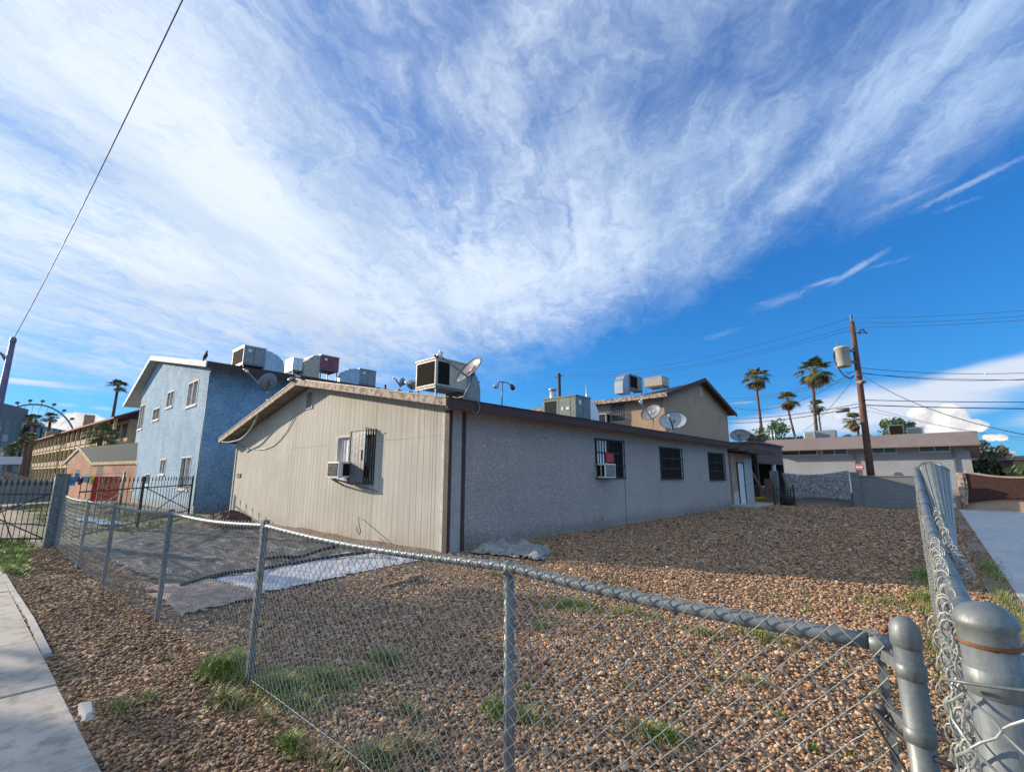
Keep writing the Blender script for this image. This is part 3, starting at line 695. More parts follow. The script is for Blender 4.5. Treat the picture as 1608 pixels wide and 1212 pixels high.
# ------------------------------------------------------------------ the low house
HX0, HX1, HY0, HY1 = -21.2, -7.85, 6.65, 25.4
RX, RZ, EXR, EZ, EXL, EZL, RY0, RY1 = -14.85, 4.60, -7.4, 3.17, -21.95, 3.07, 6.2, 25.75
def roofz(x): return RZ - (RZ - EZ) * (x - RX) / (EXR - RX) if x > RX else RZ - (RZ - EZL) * (RX - x) / (RX - EXL)
house = thing('single_storey_house', 'low house with pale siding on its gable and grey brown stucco on its side', 'house', (-14.5, 16, 0))
b = MB(); TH = .15
wall(b, 'y', HY0, HX0, HX1 - .001, -.1, 2.85, [(-12.85, -10.95, 1.45, 2.72)])
b.poly([(HX0, HY0, 2.85), (HX1, HY0, 2.85), (HX1, HY0, roofz(HX1) - TH), (RX, HY0, RZ - TH), (HX0, HY0, roofz(HX0) - TH)])
b.build('gable_wall', M['siding'], house)
W1, W2, W3 = (12.62, 14.4, 1.5, 2.72), (17.28, 19.3, 1.44, 2.66), (22.48, 24.65, 1.36, 2.63)
b = MB(); wall(b, 'x', HX1, HY0 + .42, HY1, -.1, roofz(HX1) - TH, [W1, W2, W3], .16, 1)
b.poly([(HX1, HY1, -.1), (HX0, HY1, -.1), (HX0, HY1, 3), (HX1, HY1, 3)]); b.poly([(HX0, HY1, -.1), (HX0, HY0, -.1), (HX0, HY0, 3), (HX0, HY1, 3)])
b.build('stucco_wall', M['stuccogrey'], house)
M['cornerpanel'] = mat('plain_corner_panel', (.42, .40, .375), (.34, .325, .30), 3, .85)
b = MB(); b.poly([(HX1, HY0, -.1), (HX1, HY0 + .42, -.1), (HX1, HY0 + .42, 3.05), (HX1, HY0, 3.05)]); b.build('corner_panel', M['cornerpanel'], house)
b = MB(); b.box((HX1 - .13, HY0 - .022, -.05), (HX1 + .022, HY0 - .001, 3.02)); b.box((HX1 + .001, HY0 - .001, -.05), (HX1 + .022, HY0 + .07, 3.02)); b.build('corner_board', M['brownwood'], house)
b = MB(); b.box((HX1 + .001, HY0 + .38, -.05), (HX1 + .03, HY0 + .47, 3.02)); b.build('corner_board', M['brownwood'], house)
b = MB(); b.box((HX0 - .02, HY0 - .03, -.05), (HX0 + .06, HY0 - .001, 2.9)); b.build('corner_board', M['trimwhite'], house)
b = MB(); b.box((HX1 - .22, HY0 - .016, -.05), (HX1 - .132, HY0 - .001, 3.02)); b.build('trim_strip', M['trimwhite'], house)
# roof slab, rakes, fascia, lookouts
b = MB(); t1 = .11
for xa, za, xb, zb in ((RX, RZ, EXR, EZ), (EXL, EZL, RX, RZ)):
    b.mat(0); b.poly([(xa, RY0, za), (xb, RY0, zb), (xb, RY1, zb), (xa, RY1, za)])
    b.mat(1); b.poly([(xa, RY0, za - t1), (xa, RY1, za - t1), (xb, RY1, zb - t1), (xb, RY0, zb - t1)])
    b.poly([(xa, RY0, za - t1), (xb, RY0, zb - t1), (xb, RY0, zb), (xa, RY0, za)]); b.poly([(xa, RY1, za - t1), (xa, RY1, za), (xb, RY1, zb), (xb, RY1, zb - t1)])
b.build('roof', [M['roofing'], M['soffit']], house)
for xa, za, xb, zb in ((RX, RZ, EXR + .001, EZ), (EXL, EZL, RX, RZ)):
    b = MB(); b.extrude([(xa, RY0 - .045, za + .012), (xb, RY0 - .045, zb + .012), (xb, RY0 - .045, zb - .155), (xa, RY0 - .045, za - .175)], (0, .043, 0)); b.build('rake_board', M['rake'], house)
    b = MB(); b.extrude([(xa, RY0 - .06, za + .035), (xb, RY0 - .06, zb + .035), (xb, RY0 - .06, zb + .014), (xa, RY0 - .06, za + .014)], (0, .12, 0)); b.build('drip_edge', M['black'], house)
b = MB(); b.box((EXR + .001, RY0 - .03, EZ - .20), (EXR + .045, RY1, EZ + .012)); b.build('fascia_board', M['brownwood'], house)
b = MB(); b.box((EXR - .05, RY0 - .03, EZ + .014), (EXR + .06, RY1, EZ + .034)); b.build('roof_edge', M['black'], house)
b = MB(); b.box((EXL - .045, RY0, EZL - .17), (EXL - .001, RY1, EZL + .012)); b.build('fascia_board', M['brownwood'], house)
for i in range(5):
    x = EXL + .9 + i * 1.35; z = roofz(x) - t1 - .03
    b = MB(); b.bar((x, RY0, z), (x, HY0 + .002, z), .045, .06); b.build('lookout', M['soffit'], house)
# louvred vent
b = MB(); vx0, vx1, vz0, vz1 = -15.12, -14.62, 3.70, 4.28
b.box((vx0, HY0 - .03, vz0), (vx0 + .035, HY0 - .001, vz1)); b.box((vx1 - .035, HY0 - .03, vz0), (vx1, HY0 - .001, vz1)); b.box((vx0 + .035, HY0 - .03, vz1 - .03), (vx1 - .035, HY0 - .001, vz1)); b.box((vx0 + .035, HY0 - .03, vz0), (vx1 - .035, HY0 - .001, vz0 + .03))
vt = b.build('gable_vent', M['trimwhite'], house)
b = MB(); b.box((vx0 + .035, HY0 - .004, vz0 + .03), (vx1 - .035, HY0 - .001, vz1 - .03)); b.build('vent_opening', M['darkcoil'], vt)
b = MB()
for i in range(8):
    z_ = vz0 + .05 + i * .062; b.idx([(vx0 + .035, HY0 - .028, z_), (vx1 - .035, HY0 - .028, z_), (vx1 - .035, HY0 - .006, z_ + .035), (vx0 + .035, HY0 - .006, z_ + .035)], [(0, 1, 2, 3)])
b.build('louvres', M['trimwhite'], vt)
# control joints
for y_ in (14.42, 17.1, 22.1):
    b = MB(); b.box((HX1 - .001, y_, 0), (HX1 + .004, y_ + .022, 1.5 if y_ < 15 else 3.0)); b.build('joint_strip', M['cornerpanel'] if y_ > 15 else M['brownwood'], house)
# windows
def bars(root, ax, c, side, u0, u1, z0, z1, n, d, r=.011, name='security_bars', m=None, ret=True):
    b = MB()
    def pt(u, z, dd=d): return Vector((u, c + side * dd, z)) if ax == 'y' else Vector((c + side * dd, u, z))
    for i in range(n + 1):
        u = u0 + (u1 - u0) * i / n; b.bar(pt(u, z0 - .03), pt(u, z1 + .03), r * 2)
    for z in (z0, z1, z0 + (z1 - z0) * .33, z0 + (z1 - z0) * .66): b.bar(pt(u0 - .05, z), pt(u1 + .05, z), r * 2, r * 2.6)
    if ret:
        for u in (u0, u1):
            for z in (z0, z1): b.bar(pt(u, z, 0), pt(u, z, d), r * 2)
    return b.build(name, m or M['black'], root)
wn = window(house, 'x', HX1, 1, *W1, M['black'], M['darkpane'], rec=.12, out=-.03)
bars(wn, 'x', HX1, 1, *W1, 11, .05)
b = MB(); b.box((HX1 - .02, 12.72, 1.96), (HX1 + .03, 13.30, 2.68)); b.build('white_panel', M['whitemetal'], wn)
for Wk in (W2, W3):
    wn = window(house, 'x', HX1, 1, *Wk, M['brownwood'], M['darkpane'], rec=.12, out=-.03); bars(wn, 'x', HX1, 1, *Wk, 10, .06, .014)
wn = window(house, 'y', HY0, -1, -12.85, -10.95, 1.45, 2.72, M['trimwhite'], mull=(.45,), rec=.10, out=.02, fw=.07, curtain=(0, .55))
# bay cage over the gable window
b = MB()
for k in range(5):
    f = k / 4; b.bar((-11.0 + .2 * f, HY0 - .17 + .165 * f, 1.36), (-11.0 + .2 * f, HY0 - .17 + .165 * f, 2.80), .026)
for z_ in (1.40, 1.85, 2.3, 2.75): b.bar((-11.0, HY0 - .17, z_), (-10.8, HY0 - .005, z_), .02)
b.build('cage_side', M['black'], wn)
b = MB()
for i in range(22):
    x = -11.74 + .72 * i / 21; w = .011 if i % 5 else .02; b.box((x - w, HY0 - .185, 1.40), (x + w, HY0 - .168, 2.76))
b.build('cage_slats', M['galvf'], wn)
b = MB()
for z_ in (1.37, 2.76): b.box((-11.78, HY0 - .20, z_), (-10.98, HY0 - .165, z_ + .03)); b.bar((-11.77, HY0 - .18, z_ + .015), (-11.77, HY0, z_ + .015), .025)
b.box((-11.78, HY0 - .20, 1.40), (-11.75, HY0 - .165, 2.76)); b.box((-11.01, HY0 - .20, 1.40), (-10.98, HY0 - .165, 2.76))
b.bar((-11.0, HY0 - .21, 2.83), (-10.5, HY0 - .06, 2.70), .02); b.bar((-11.0, HY0 - .21, 1.30), (-10.5, HY0 - .06, 1.20), .02)
b.box((-11.15, HY0 - .205, 2.0), (-11.13, HY0 - .19, 2.25))
b.build('cage_frame', M['black'], wn)
# window air conditioners
def window_ac(loc, label, w, d, h, face='y', group='window air conditioners'):
    """origin at the wall, bottom centre; d outwards"""
    t = thing('window_air_conditioner', label, 'air conditioner', loc, group)
    def B(u0, u1, d0, d1, z0, z1, m, name, par=t):
        b = MB(); x, y, z = loc
        if face == 'y': b.bbox((x + u0, y - d1, z + z0), (x + u1, y - d0, z + z1), .008)
        else: b.bbox((x + d0, y + u0, z + z0), (x + d1, y + u1, z + z1), .008)
        return b.build(name, m, par)
    c_ = B(-w / 2, w / 2, -.05, d, 0, h, M['whitemetal'], 'casing')
    B(-w / 2 + .04, w / 2 - .04, d - .004, d + .006, .04, h - .04, M['darkcoil'], 'coil')
    b = MB(); x, y, z = loc; n = 9
    for i in range(1, n):
        u = -w / 2 + .04 + (w - .08) * i / n; zz = z + .04 + (h - .08) * i / n
        if face == 'y': b.box((x + u - .004, y - d - .011, z + .04), (x + u + .004, y - d - .007, z + h - .04)); b.box((x - w / 2 + .04, y - d - .015, zz - .003), (x + w / 2 - .04, y - d - .012, zz + .003))
        else: b.box((x + d + .007, y + u - .004, z + .04), (x + d + .011, y + u + .004, z + h - .04)); b.box((x + d + .012, y - w / 2 + .04, zz - .003), (x + d + .015, y + w / 2 - .04, zz + .003))
    b.build('grille', M['galvf'] if face == 'y' else M['whitemetal'], t)
    if face == 'x':
        for k in (0, 1):
            b = MB(); a = x + .05 + k * (d - .06) / 2; b.box((a, y - w / 2 - .006, z + .05), (a + (d - .12) / 2, y - w / 2 + .004, z + h - .05)); b.build('side_vent', M['darkcoil'], t)
    else:
        b = MB(); b.box((x + w / 2 - .004, y - d * .75, z + .05), (x + w / 2 + .006, y - .08, z + h - .05)); b.build('side_vent', M['darkcoil'], t)
    return t
window_ac((-12.03, HY0, 1.53), 'grey white window air conditioner below the open pane of the siding wall', .62, .50, .42, 'y')
b = MB(); b.bar((-12.25, HY0 - .01, 1.30), (-12.25, HY0 - .40, 1.50), .04); b.bar((-12.1, HY0 - .4, 1.50), (-11.75, HY0 - .02, 1.34), .035)
tag(b.build('shelf_bracket', M['oldwood']), 'wooden bracket under the air conditioner on the siding wall', 'bracket')
xf = P(951, 740, Y=12.66).x; y1 = P(967, 740, X=xf).y
window_ac((HX1, (12.66 + y1) / 2, 1.51), 'white window air conditioner jutting from the first barred window of the stucco wall', y1 - 12.66, xf - HX1, .44, 'x')
b = MB(); b.bbox((HX1 - .02, 13.12, 1.99), (HX1 + .14, 13.55, 2.30), .03); tag(b.build('red_bucket', M['red']), 'red plastic container on top of the air conditioner in the first barred window', 'container')
# number plaque, cables
b = MB(); b.box((-20.85, HY0 - .03, 1.50), (-20.42, HY0 - .012, 1.66))
pq = b.build('number_plaque', M['black'], house)
def text(body, size, mtx, m, name, parent=None, ext=.003):
    cu = bpy.data.curves.new('t', 'FONT'); cu.body = body; cu.size = size; cu.extrude = ext; cu.align_x = 'CENTER'; cu.align_y = 'CENTER'
    o = bpy.data.objects.new('t', cu); COL.objects.link(o); bpy.context.view_layer.update()
    me = bpy.data.meshes.new_from_object(o.evaluated_get(bpy.context.evaluated_depsgraph_get())); bpy.data.objects.remove(o)
    me.name = name; me.transform(mtx); n = bpy.data.objects.new(name, me); COL.objects.link(n); me.materials.clear(); me.materials.append(m)
    if parent is not None:
        off = Vector((0, 0, 0)); q = parent
        while q is not None: off += q.location; q = q.parent
        me.transform(Matrix.Translation(-off)); n.parent = parent
    return n
M['numgrey'] = mat('number_grey', (.4, .4, .4), (.3, .3, .3), 9)
text('622', .15, Matrix.Translation((-20.63, HY0 - .034, 1.58)) @ Matrix.Rotation(math.radians(90), 4, 'X'), M['numgrey'], 'number', pq)
def cable(name, pts, r, m, label, sub=6, parent=None, cat='cable'):
    P_ = [Vector(p) for p in pts]; out = []
    for i in range(len(P_) - 1):
        a, b_, c, d = P_[max(i - 1, 0)], P_[i], P_[i + 1], P_[min(i + 2, len(P_) - 1)]
        for k in range(sub):
            t = k / sub; out.append(.5 * ((2 * b_) + (c - a) * t + (2 * a - 5 * b_ + 4 * c - d) * t * t + (3 * b_ - a - 3 * c + d) * t ** 3))
    out.append(P_[-1]); b = MB(); b.tube(out, r, 6); o = b.build(name, m, parent)
    if parent is None: tag(o, label, cat)
    return o
cable('eave_cable', [P(349, 694, Y=6.14), P(362, 694, Y=6.25), P(380, 688, Y=6.3), P(396, 670, Y=6.3), P(406, 648, Y=6.2)], .03, M['trimwhite'], '', 6, house)
cable('wall_cable', [P(375, 698, Y=6.6), P(395, 706, Y=6.63), P(425, 702, Y=6.63), P(447, 682, Y=6.63), P(462, 655, Y=6.62)], .012, M['galvf'], '', 6, house)
cable('loose_wire', [P(560, 828, Y=6.4), P(563, 838, Y=6.3), P(566, 834, Y=6.3), P(564, 825, Y=6.4), P(563, 812, Y=6.6)], .012, M['cable'], 'thin wire loop standing against the foot of the siding wall')
cable('eave_wire', [P(728, 625, X=-7.6), P(748, 628, X=-7.33), P(753, 640, X=-7.3), P(748, 650, X=-7.3), P(742, 645, X=-7.3)], .012, M['galv'], '', 6, house)

cable('sheet_roll', [P(404, 876, Z=.06), P(440, 874, Z=.10), P(470, 874, Z=.05), P(505, 863, Z=.06), P(530, 856, Z=.10), P(538, 850, Z=.16)], .035, M['cable'], 'black rolled hose on the dark sheet near the foot of the siding wall', cat='hose')
cable('sheet_roll', [P(285, 918, Z=.06), P(355, 899, Z=.07), P(395, 895, Z=.10), P(437, 888, Z=.06), P(519, 874, Z=.07), P(575, 867, Z=.12), P(586, 863, Z=.2), P(592, 868, Z=.06)], .03, M['cable'], 'black curled hose along the border between the dark and the white sheet', cat='hose')

# ------------------------------------------------------------------ chain link fences
def chainlink(b, path, zb, zt, pitch=.072, hv=.036, r=.0019, sides=4, sub=1, off=-.024, top=.03, jit=.0, seed=1):
    """woven zigzag wires hung on a poly-line path [(x, y)], zt / zb functions of arc length"""
    P_ = [Vector((p[0], p[1], 0)) for p in path]; L = [0]
    for i in range(1, len(P_)): L.append(L[-1] + (P_[i] - P_[i - 1]).length)
    rr = random.Random(seed)
    def at(s):
        for i in range(1, len(L)):
            if s <= L[i] or i == len(L) - 1:
                d = (P_[i] - P_[i - 1]).normalized(); return P_[i - 1] + d * (s - L[i - 1]), d
    n = int(L[-1] / pitch)
    for k in range(n + 1):
        s0 = k * pitch + pitch * .25; t = zt(min(s0, L[-1])) + top; zlo = zb(min(s0, L[-1])); m = max(2, int((t - zlo) / hv)); pts = []
        for j in range(m * sub + 1):
            f = j / sub; w = (f % 2); tri = w if w <= 1 else 2 - w; tri = (tri * 2 - 1) * (1 if k % 2 else -1)
            if sub > 1: tri = max(-1, min(1, tri * 1.15))
            s = s0 + tri * pitch * .52 
            p, d = at(max(0, min(L[-1], s))); nrm = Vector((d.y, -d.x, 0)) * (-1)
            o = off + (.0035 * math.cos(math.pi * f) if sub == 1 else .005 * math.cos(math.pi * f))
            z = t - f * hv
            wv = .012 * math.sin(s0 * 2.2 + z * 3) * (1 if jit else 0) + rr.uniform(-jit, jit)
            pts.append((p.x + nrm.x * (-o - wv), p.y + nrm.y * (-o - wv), z))
        b.tube(pts, r(s0) if callable(r) else r, sides, smooth=False, cap=False)
fence = thing('chain_link_fence', 'low galvanised chain link fence along the sidewalk side of the gravel yard', 'fence', (-1.5, 1.6, 0))
FP = [(-.145, 1.56), (-1.46, 1.60), (-4.17, 1.58), (-6.74, 1.49), (-9.29, 1.34), (-11.5, 1.27), (-15.05, 1.22)]
FZ = [1.185, 1.20, 1.19, 1.16, 1.14, 1.13, 1.14]
FL = [0]
for i in range(1, len(FP)): FL.append(FL[-1] + math.dist(FP[i], FP[i - 1]))
def ftop(s):
    for i in range(1, len(FL)):
        if s <= FL[i] + 1e-6:
            k = (s - FL[i - 1]) / (FL[i] - FL[i - 1]); return FZ[i - 1] * (1 - k) + FZ[i] * k - .035 * math.sin(math.pi * k) * min(1, (FL[i] - FL[i - 1]) / 3)
    return FZ[-1]
b = MB(); rail = []
for i in range(141):
    s = .012 + (FL[-1] - .012) * i / 140
    for j in range(1, len(FL)):
        if s <= FL[j] + 1e-6: k = (s - FL[j - 1]) / (FL[j] - FL[j - 1]); rail.append((FP[j - 1][0] * (1 - k) + FP[j][0] * k, FP[j - 1][1] * (1 - k) + FP[j][1] * k, ftop(s))); break
b.tube(rail, .0205, 12); b.build('top_rail', M['galv'], fence)
for (x, y), z, i in zip(FP[1:-1], FZ[1:-1], range(9)):
    b = MB(); r_ = .0235 if i == 0 else .027
    if i == 0:
        b.tube([(x, y + .002, -.1), (x, y + .002, z - .03)], r_, 12); b.lathe((x, y + .002, 0), [(r_, z - .035), (r_ + .004, z - .03), (r_ + .004, z), (.02, z + .022), (.004, z + .03)], 12)
        b.build('line_post', M['galv'], fence)
    else:
        lx = .03 * (i % 2)
        b.bar((x - lx, y, -.1), (x, y, z - .01), .045, .045, (0, 1, 0)); b.bar((x, y, z - .05), (x, y, z + .045), .058, .05, (0, 1, 0)); b.build('line_post', M['galvf'], fence)
b = MB(); chainlink(b, [(x, y) for x, y in FP], lambda s: .01, ftop, .0362, .035, lambda s: .0025 - .0010 * min(1, max(0, s - 1.0) / 4), 5, 1, -.028, .038); b.build('chain_link_mesh', M['galvd'], fence)
# end of the run: brace band, tension bar, terminal post
tx, ty = -.098, 1.462
b = MB(); b.tube([(tx, ty, -.1), (tx, ty, 1.235)], .0265, 16); b.build('terminal_post', M['galv'], fence)
b = MB(); b.lathe((tx, ty, 0), [(.0285, 1.216), (.0300, 1.218), (.0300, 1.240), (.0285, 1.254), (.023, 1.267), (.013, 1.276), (.001, 1.279)], 20); b.build('post_cap', M['galv'], fence)
for z_, rz in ((1.165, .0265), (1.035, .027), (.60, .027), (.2, .027)):
    b = MB(); b.lathe((tx, ty, 0), [(rz, z_ - .016), (rz + .003, z_ - .014), (rz + .003, z_ + .014), (rz, z_ + .016)], 20)
    b.bar((tx - .02, ty + .022, z_), (tx - .062, ty + .088, z_), .012, .026); b.build('clamp_band', M['galv'], fence)
b = MB(); b.tube([(tx - .066, ty + .084, 1.035), (tx - .086, ty + .076, 1.037)], .013, 8); b.build('bolt_head', M['galvf'], fence)
b = MB(); b.bar((-.158, 1.545, 0.0), (-.158, 1.545, 1.165), .019, .006, (0, 1, 0)); b.build('tension_bar', M['galv'], fence)
b = MB(); b.lathe((0, 0, 0), [(.0, .0), (.024, .0), (.024, .05), (.0205, .052)], 14, M=Matrix.Translation((-.125, 1.553, 1.185)) @ Matrix.Rotation(math.radians(-90), 4, 'Y')); b.bar((-.128, 1.553, 1.185), (tx - .01, ty + .03, 1.168), .03, .008); b.build('rail_end', M['galv'], fence)
cable('black_cable', [(-.185, 1.52, 1.045), (-.15, 1.50, 1.018), (-.10, 1.455, 1.005), (-.04, 1.44, 1.0), (.0, 1.46, 1.0), (.02, 1.42, .99)], .006, M['cable'], 'thick black cable looped round the capped terminal post of the low fence')
cable('hanging_wire', [(-.19, 1.515, 1.03), (-.165, 1.50, .985), (-.10, 1.44, .91), (-.02, 1.36, .82), (.06, 1.28, .74)], .0035, M['cable'], 'thin dark wire sagging from the low fence end towards the thick corner post')
cable('bottom_wire', [P(395, 1068, Z=.06), P(440, 1100, Z=.05), P(500, 1145, Z=.05), P(560, 1190, Z=.05), P(600, 1225, Z=.05)], .0025, M['galvd'], 'loose steel wire on the ground along the bottom of the low fence')

side = thing('side_fence', 'chain link fence with a bright round top rail between the gravel yard and the driveway', 'fence', (0, 3, 0))
cx, cy = .028, 1.045
b = MB(); b.tube([(cx, cy, -.1), (cx, cy, 1.372)], .0375, 24); b.v = [(cx + (x_ - cx) * .89, cy + (y_ - cy) * .89, z_) for x_, y_, z_ in b.v]; b.build('corner_post', M['galv'], side)
b = MB(); b.lathe((cx, cy, 0), [(.0395, 1.352), (.0395, 1.375), (.0430, 1.378), (.042, 1.385), (.037, 1.395), (.027, 1.403), (.013, 1.408), (.001, 1.409)], 28); b.v = [(cx + (x_ - cx) * .89, cy + (y_ - cy) * .89, z_) for x_, y_, z_ in b.v]; b.build('post_cap', M['galv'], side)
b = MB(); b.lathe((cx, cy, 0), [(.0405, 1.350), (.0405, 1.3545)], 24); b.lathe((cx, cy, 0), [(.0385, 1.348), (.0405, 1.350)], 24); b.v = [(cx + (x_ - cx) * .89, cy + (y_ - cy) * .89, z_) for x_, y_, z_ in b.v]; b.build('rust_ring', M['rust'], side)
for z_ in (1.30, .95, .5):
    b = MB(); b.lathe((cx, cy, 0), [(.0380, z_ - .019), (.0395, z_ - .018), (.0395, z_ + .018), (.0380, z_ + .019)], 24)
    b.bar((cx + .035, cy + .01, z_), (cx + .105, cy + .02, z_), .02, .04); b.v = [(cx + (x_ - cx) * .89, cy + (y_ - cy) * .89, z_) for x_, y_, z_ in b.v]; b.build('clamp_band', M['galv'], side)
RP = [Vector((cx - .012, cy + .03, 1.335)), P(1492, 905, Y=1.9), P(1470, 851, Y=2.8), P(1457, 812, Y=3.6), P(1449, 780, Y=4.3), P(1442, 752, Y=5.0), P(1438, 737, Y=5.5)]
rail = []
for i in range(len(RP) - 1):
    a, b0, c, d = RP[max(i - 1, 0)], RP[i], RP[i + 1], RP[min(i + 2, len(RP) - 1)]
    for k in range(6):
        t = k / 6; rail.append(.5 * ((2 * b0) + (c - a) * t + (2 * a - 5 * b0 + 4 * c - d) * t * t + (3 * b0 - a - 3 * c + d) * t ** 3))
rail.append(RP[-1])
b = MB(); b.tube(rail, .021, 16); b.build('top_rail', M['galv'], side)
for i, k in enumerate((5, 9, 13, 17, 21, 25, 30)):
    p = rail[k]; d = (rail[k + 1] - rail[k - 1]).normalized(); b = MB(); u = d.cross(Vector((0, 0, 1))).normalized(); w = u.cross(d)
    ring = [p + (u * math.cos(q) + w * math.sin(q)) * .0245 + d * .02 * math.cos(q * .5) for q in [math.radians(a) for a in range(-60, 245, 22)]]
    ring += [ring[-1] + Vector((-.01, 0, -.03))]
    b.tube(ring, .0022, 5); b.build('wire_tie', M['trimwhite'] if i == 3 else M['galvf'], side)
for y_, z_ in ((3.3, 1.4), (5.45, 1.62)):
    k = min(range(len(rail)), key=lambda i: abs(rail[i].y - y_)); p = rail[k]
    b = MB(); b.tube([(p.x, p.y, -.1), (p.x, p.y, p.z - .01)], .024, 12); b.build('line_post', M['galv'], side)
rl = [(p.x - .03, p.y) for p in rail]; LL = [0]
for i in range(1, len(rl)): LL.append(LL[-1] + math.dist(rl[i], rl[i - 1]))
def rtop(s):
    for i in range(1, len(LL)):
        if s <= LL[i] + 1e-6: k = (s - LL[i - 1]) / (LL[i] - LL[i - 1]); return rail[i - 1].z * (1 - k) + rail[i].z * k
    return rail[-1].z
b = MB(); chainlink(b, rl, lambda s: .01, rtop, .034, .033, .0019, 5, 3, .012, .012 - .02, .004, 3)
chainlink(b, [(x - .012, y + .01) for x, y in rl[:14]], lambda s: .35, lambda s: rtop(s) - .02, .036, .034, .0019, 5, 3, .02, 0, .008, 8)
meshb = b
# knuckled top edge left loose beside the rail
def knuckles(b, p0, p1, n, size, seed, r=.0022):
    # hooked wire ends and loops of the fabric
    rr = random.Random(seed); p0 = Vector(p0); p1 = Vector(p1)
    for i in range(n):
        c = p0.lerp(p1, (i + .5) / n) + Vector((rr.uniform(-.006, .006), 0, rr.uniform(-.006, .006))); a = rr.uniform(-.5, .5)
        pts = []
        for k in range(9):
            q = math.radians(-60 + k * 38); pts.append(c + Vector((math.cos(q) * size * .7 * math.cos(a), math.cos(q) * size * .5 * math.sin(a) + k * .002, math.sin(q) * size)))
        b.tube(pts, r, 5, cap=False)
b = meshb
for kpx, ky, kn in ((1473, 1.55, 24), (1481, 1.42, 25), (1488, 1.30, 26), (1494, 1.20, 26), (1500, 1.10, 28)):
    q = P(kpx, 1010, Y=ky); knuckles(b, (q.x, ky, 1.27), (q.x - .006, ky + .01, .15), kn, .021, int(ky * 100), .0024)
knuckles(b, (-.012, 1.14, 1.335), (-.03, 2.3, 1.36), 22, .018, 4); knuckles(b, P(1513, 905, Y=2.1), P(1468, 800, Y=3.9), 30, .018, 6)
knuckles(b, P(1522, 905, Y=2.0), P(1508, 880, Y=2.4), 7, .018, 9); b.build('chain_link_mesh', M['galvd'], side)
# slatted screen panel hanging on the driveway side at the far end
def px3(px, py, y): return P(px, py, Y=y)
top = [px3(1441, 735, 5.55), px3(1449, 729, 5.6), px3(1462, 727, 5.6), px3(1476, 731, 5.58), px3(1490, 740, 5.5)]
bot = [px3(1486, 860, 3.0), px3(1491, 868, 2.95), px3(1496, 876, 2.9), px3(1500, 884, 2.88), px3(1504, 892, 2.86)]
b = MB(); nv = 34
def patch(u, v):
    f = u * 4; i = min(3, int(f)); k = f - i; a = top[i].lerp(top[i + 1], k); c = bot[i].lerp(bot[i + 1], k)
    p = a.lerp(c, v); p.z -= .10 * math.sin(math.pi * v) * (1 - u) * .3; return p
for i in range(29):
    u = i / 28; b.tube([patch(u, j / 14) for j in range(15)], .003 if i % 4 else .007, 4, cap=False)
for j in range(46):
    v = j / 45; b.tube([patch(k / 8, v) + Vector((0, 0, .004 * math.sin(k * 2 + j))) for k in range(9)], .0022, 4, cap=False)
b.build('loose_mesh_flap', M['galvd'], side)
M['slat'] = mat('green_grey_slat', (.20, .225, .19), (.13, .145, .125), 12, .7)
b = MB()
for i in range(12):
    u0, u1 = (i + .12) / 12, (i + .80) / 12
    for j in range(12): b.poly([patch(u0, j / 12), patch(u1, j / 12), patch(u1, (j + 1) / 12), patch(u0, (j + 1) / 12)])
o = b.build('privacy_slats', M['slat'], side); sm = o.modifiers.new('t', 'SOLIDIFY'); sm.thickness = .004
b = MB(); b.tube([t + Vector((0, 0, .008)) for t in top], .012, 8); b.build('flap_edge', M['galv'], side)
# gate side beyond the corner post: wires passing in front of it
gate = thing('driveway_gate', 'chain link gate end hung on the thick corner post at the right edge', 'gate', (.3, .98, 0))
b = MB()
path = [(-.035, 1.02), (.02, .985), (.10, .972), (.9, .93)]
chainlink(b, path, lambda s: .01, lambda s: 1.285, .038, .036, .0021, 6, 3, .0, .0, .002, 12); b.build('chain_link_mesh', M['galvd'], gate)
b = MB(); b.tube([(.10, 1.05, 1.275), (1.2, 1.02, 1.275)], .02, 12); b.build('top_rail', M['galv'], gate)
b = MB(); b.tube([(.10, 1.05, .02), (.10, 1.05, 1.275)], .019, 12); b.build('gate_frame', M['galv'], gate)
b = MB(); b.tube([(.085, 1.0, 1.34), (.3, .98, 1.30), (1.0, .95, 1.24)], .0025, 5); b.build('stay_wire', M['cable'], gate)
b = MB(); b.tube([(-.03, 1.0, 1.300), (.0, .985, 1.306), (.05, .982, 1.312), (.085, .985, 1.322), (.088, .985, 1.314), (.055, .982, 1.306)], .0024, 6); b.build('twisted_wire_end', M['galv'], gate)

# ------------------------------------------------------------------ iron fences and gate at the left
def iron_fence(name, label, a, c, h, n, posts=(), z0=.08, brace=False, m='black', wr=.0075, spear=True, cat='fence'):
    a = Vector((a[0], a[1], 0)); c = Vector((c[0], c[1], 0)); d = (c - a); t = thing(name, label, cat, a.lerp(c, .5))
    for z in (z0 + .08, h * .80): b = MB(); b.bar(a + Vector((0, 0, z)), c + Vector((0, 0, z)), .03, .035); b.build('rail', M[m], t)
    b = MB()
    for i in range(n + 1):
        p = a + d * i / n; b.bar(p + Vector((0, 0, z0)), p + Vector((0, 0, h - .05)), wr * 2)
        if spear: q = d.normalized() * .03; b.extrude([p + Vector((0, 0, h + .05)), p + Vector((0, 0, h - .06)) - q, p + Vector((0, 0, h - .10)), p + Vector((0, 0, h - .06)) + q], d.normalized().cross(Vector((0, 0, 1))) * .02)
    b.build('pickets', M[m], t)
    for k in posts: b = MB(); p = a + d * k; b.bar(p, p + Vector((0, 0, h + .06)), .07); b.build('post', M[m], t)
    if brace:
        for za, zb_ in ((h * .8, z0 + .1), (z0 + .1, h * .8)): b = MB(); b.bar(a + Vector((0, 0, za)) + d * brace[0], a + Vector((0, 0, zb_)) + d * brace[1], .022); b.build('brace', M[m], t)
    return t
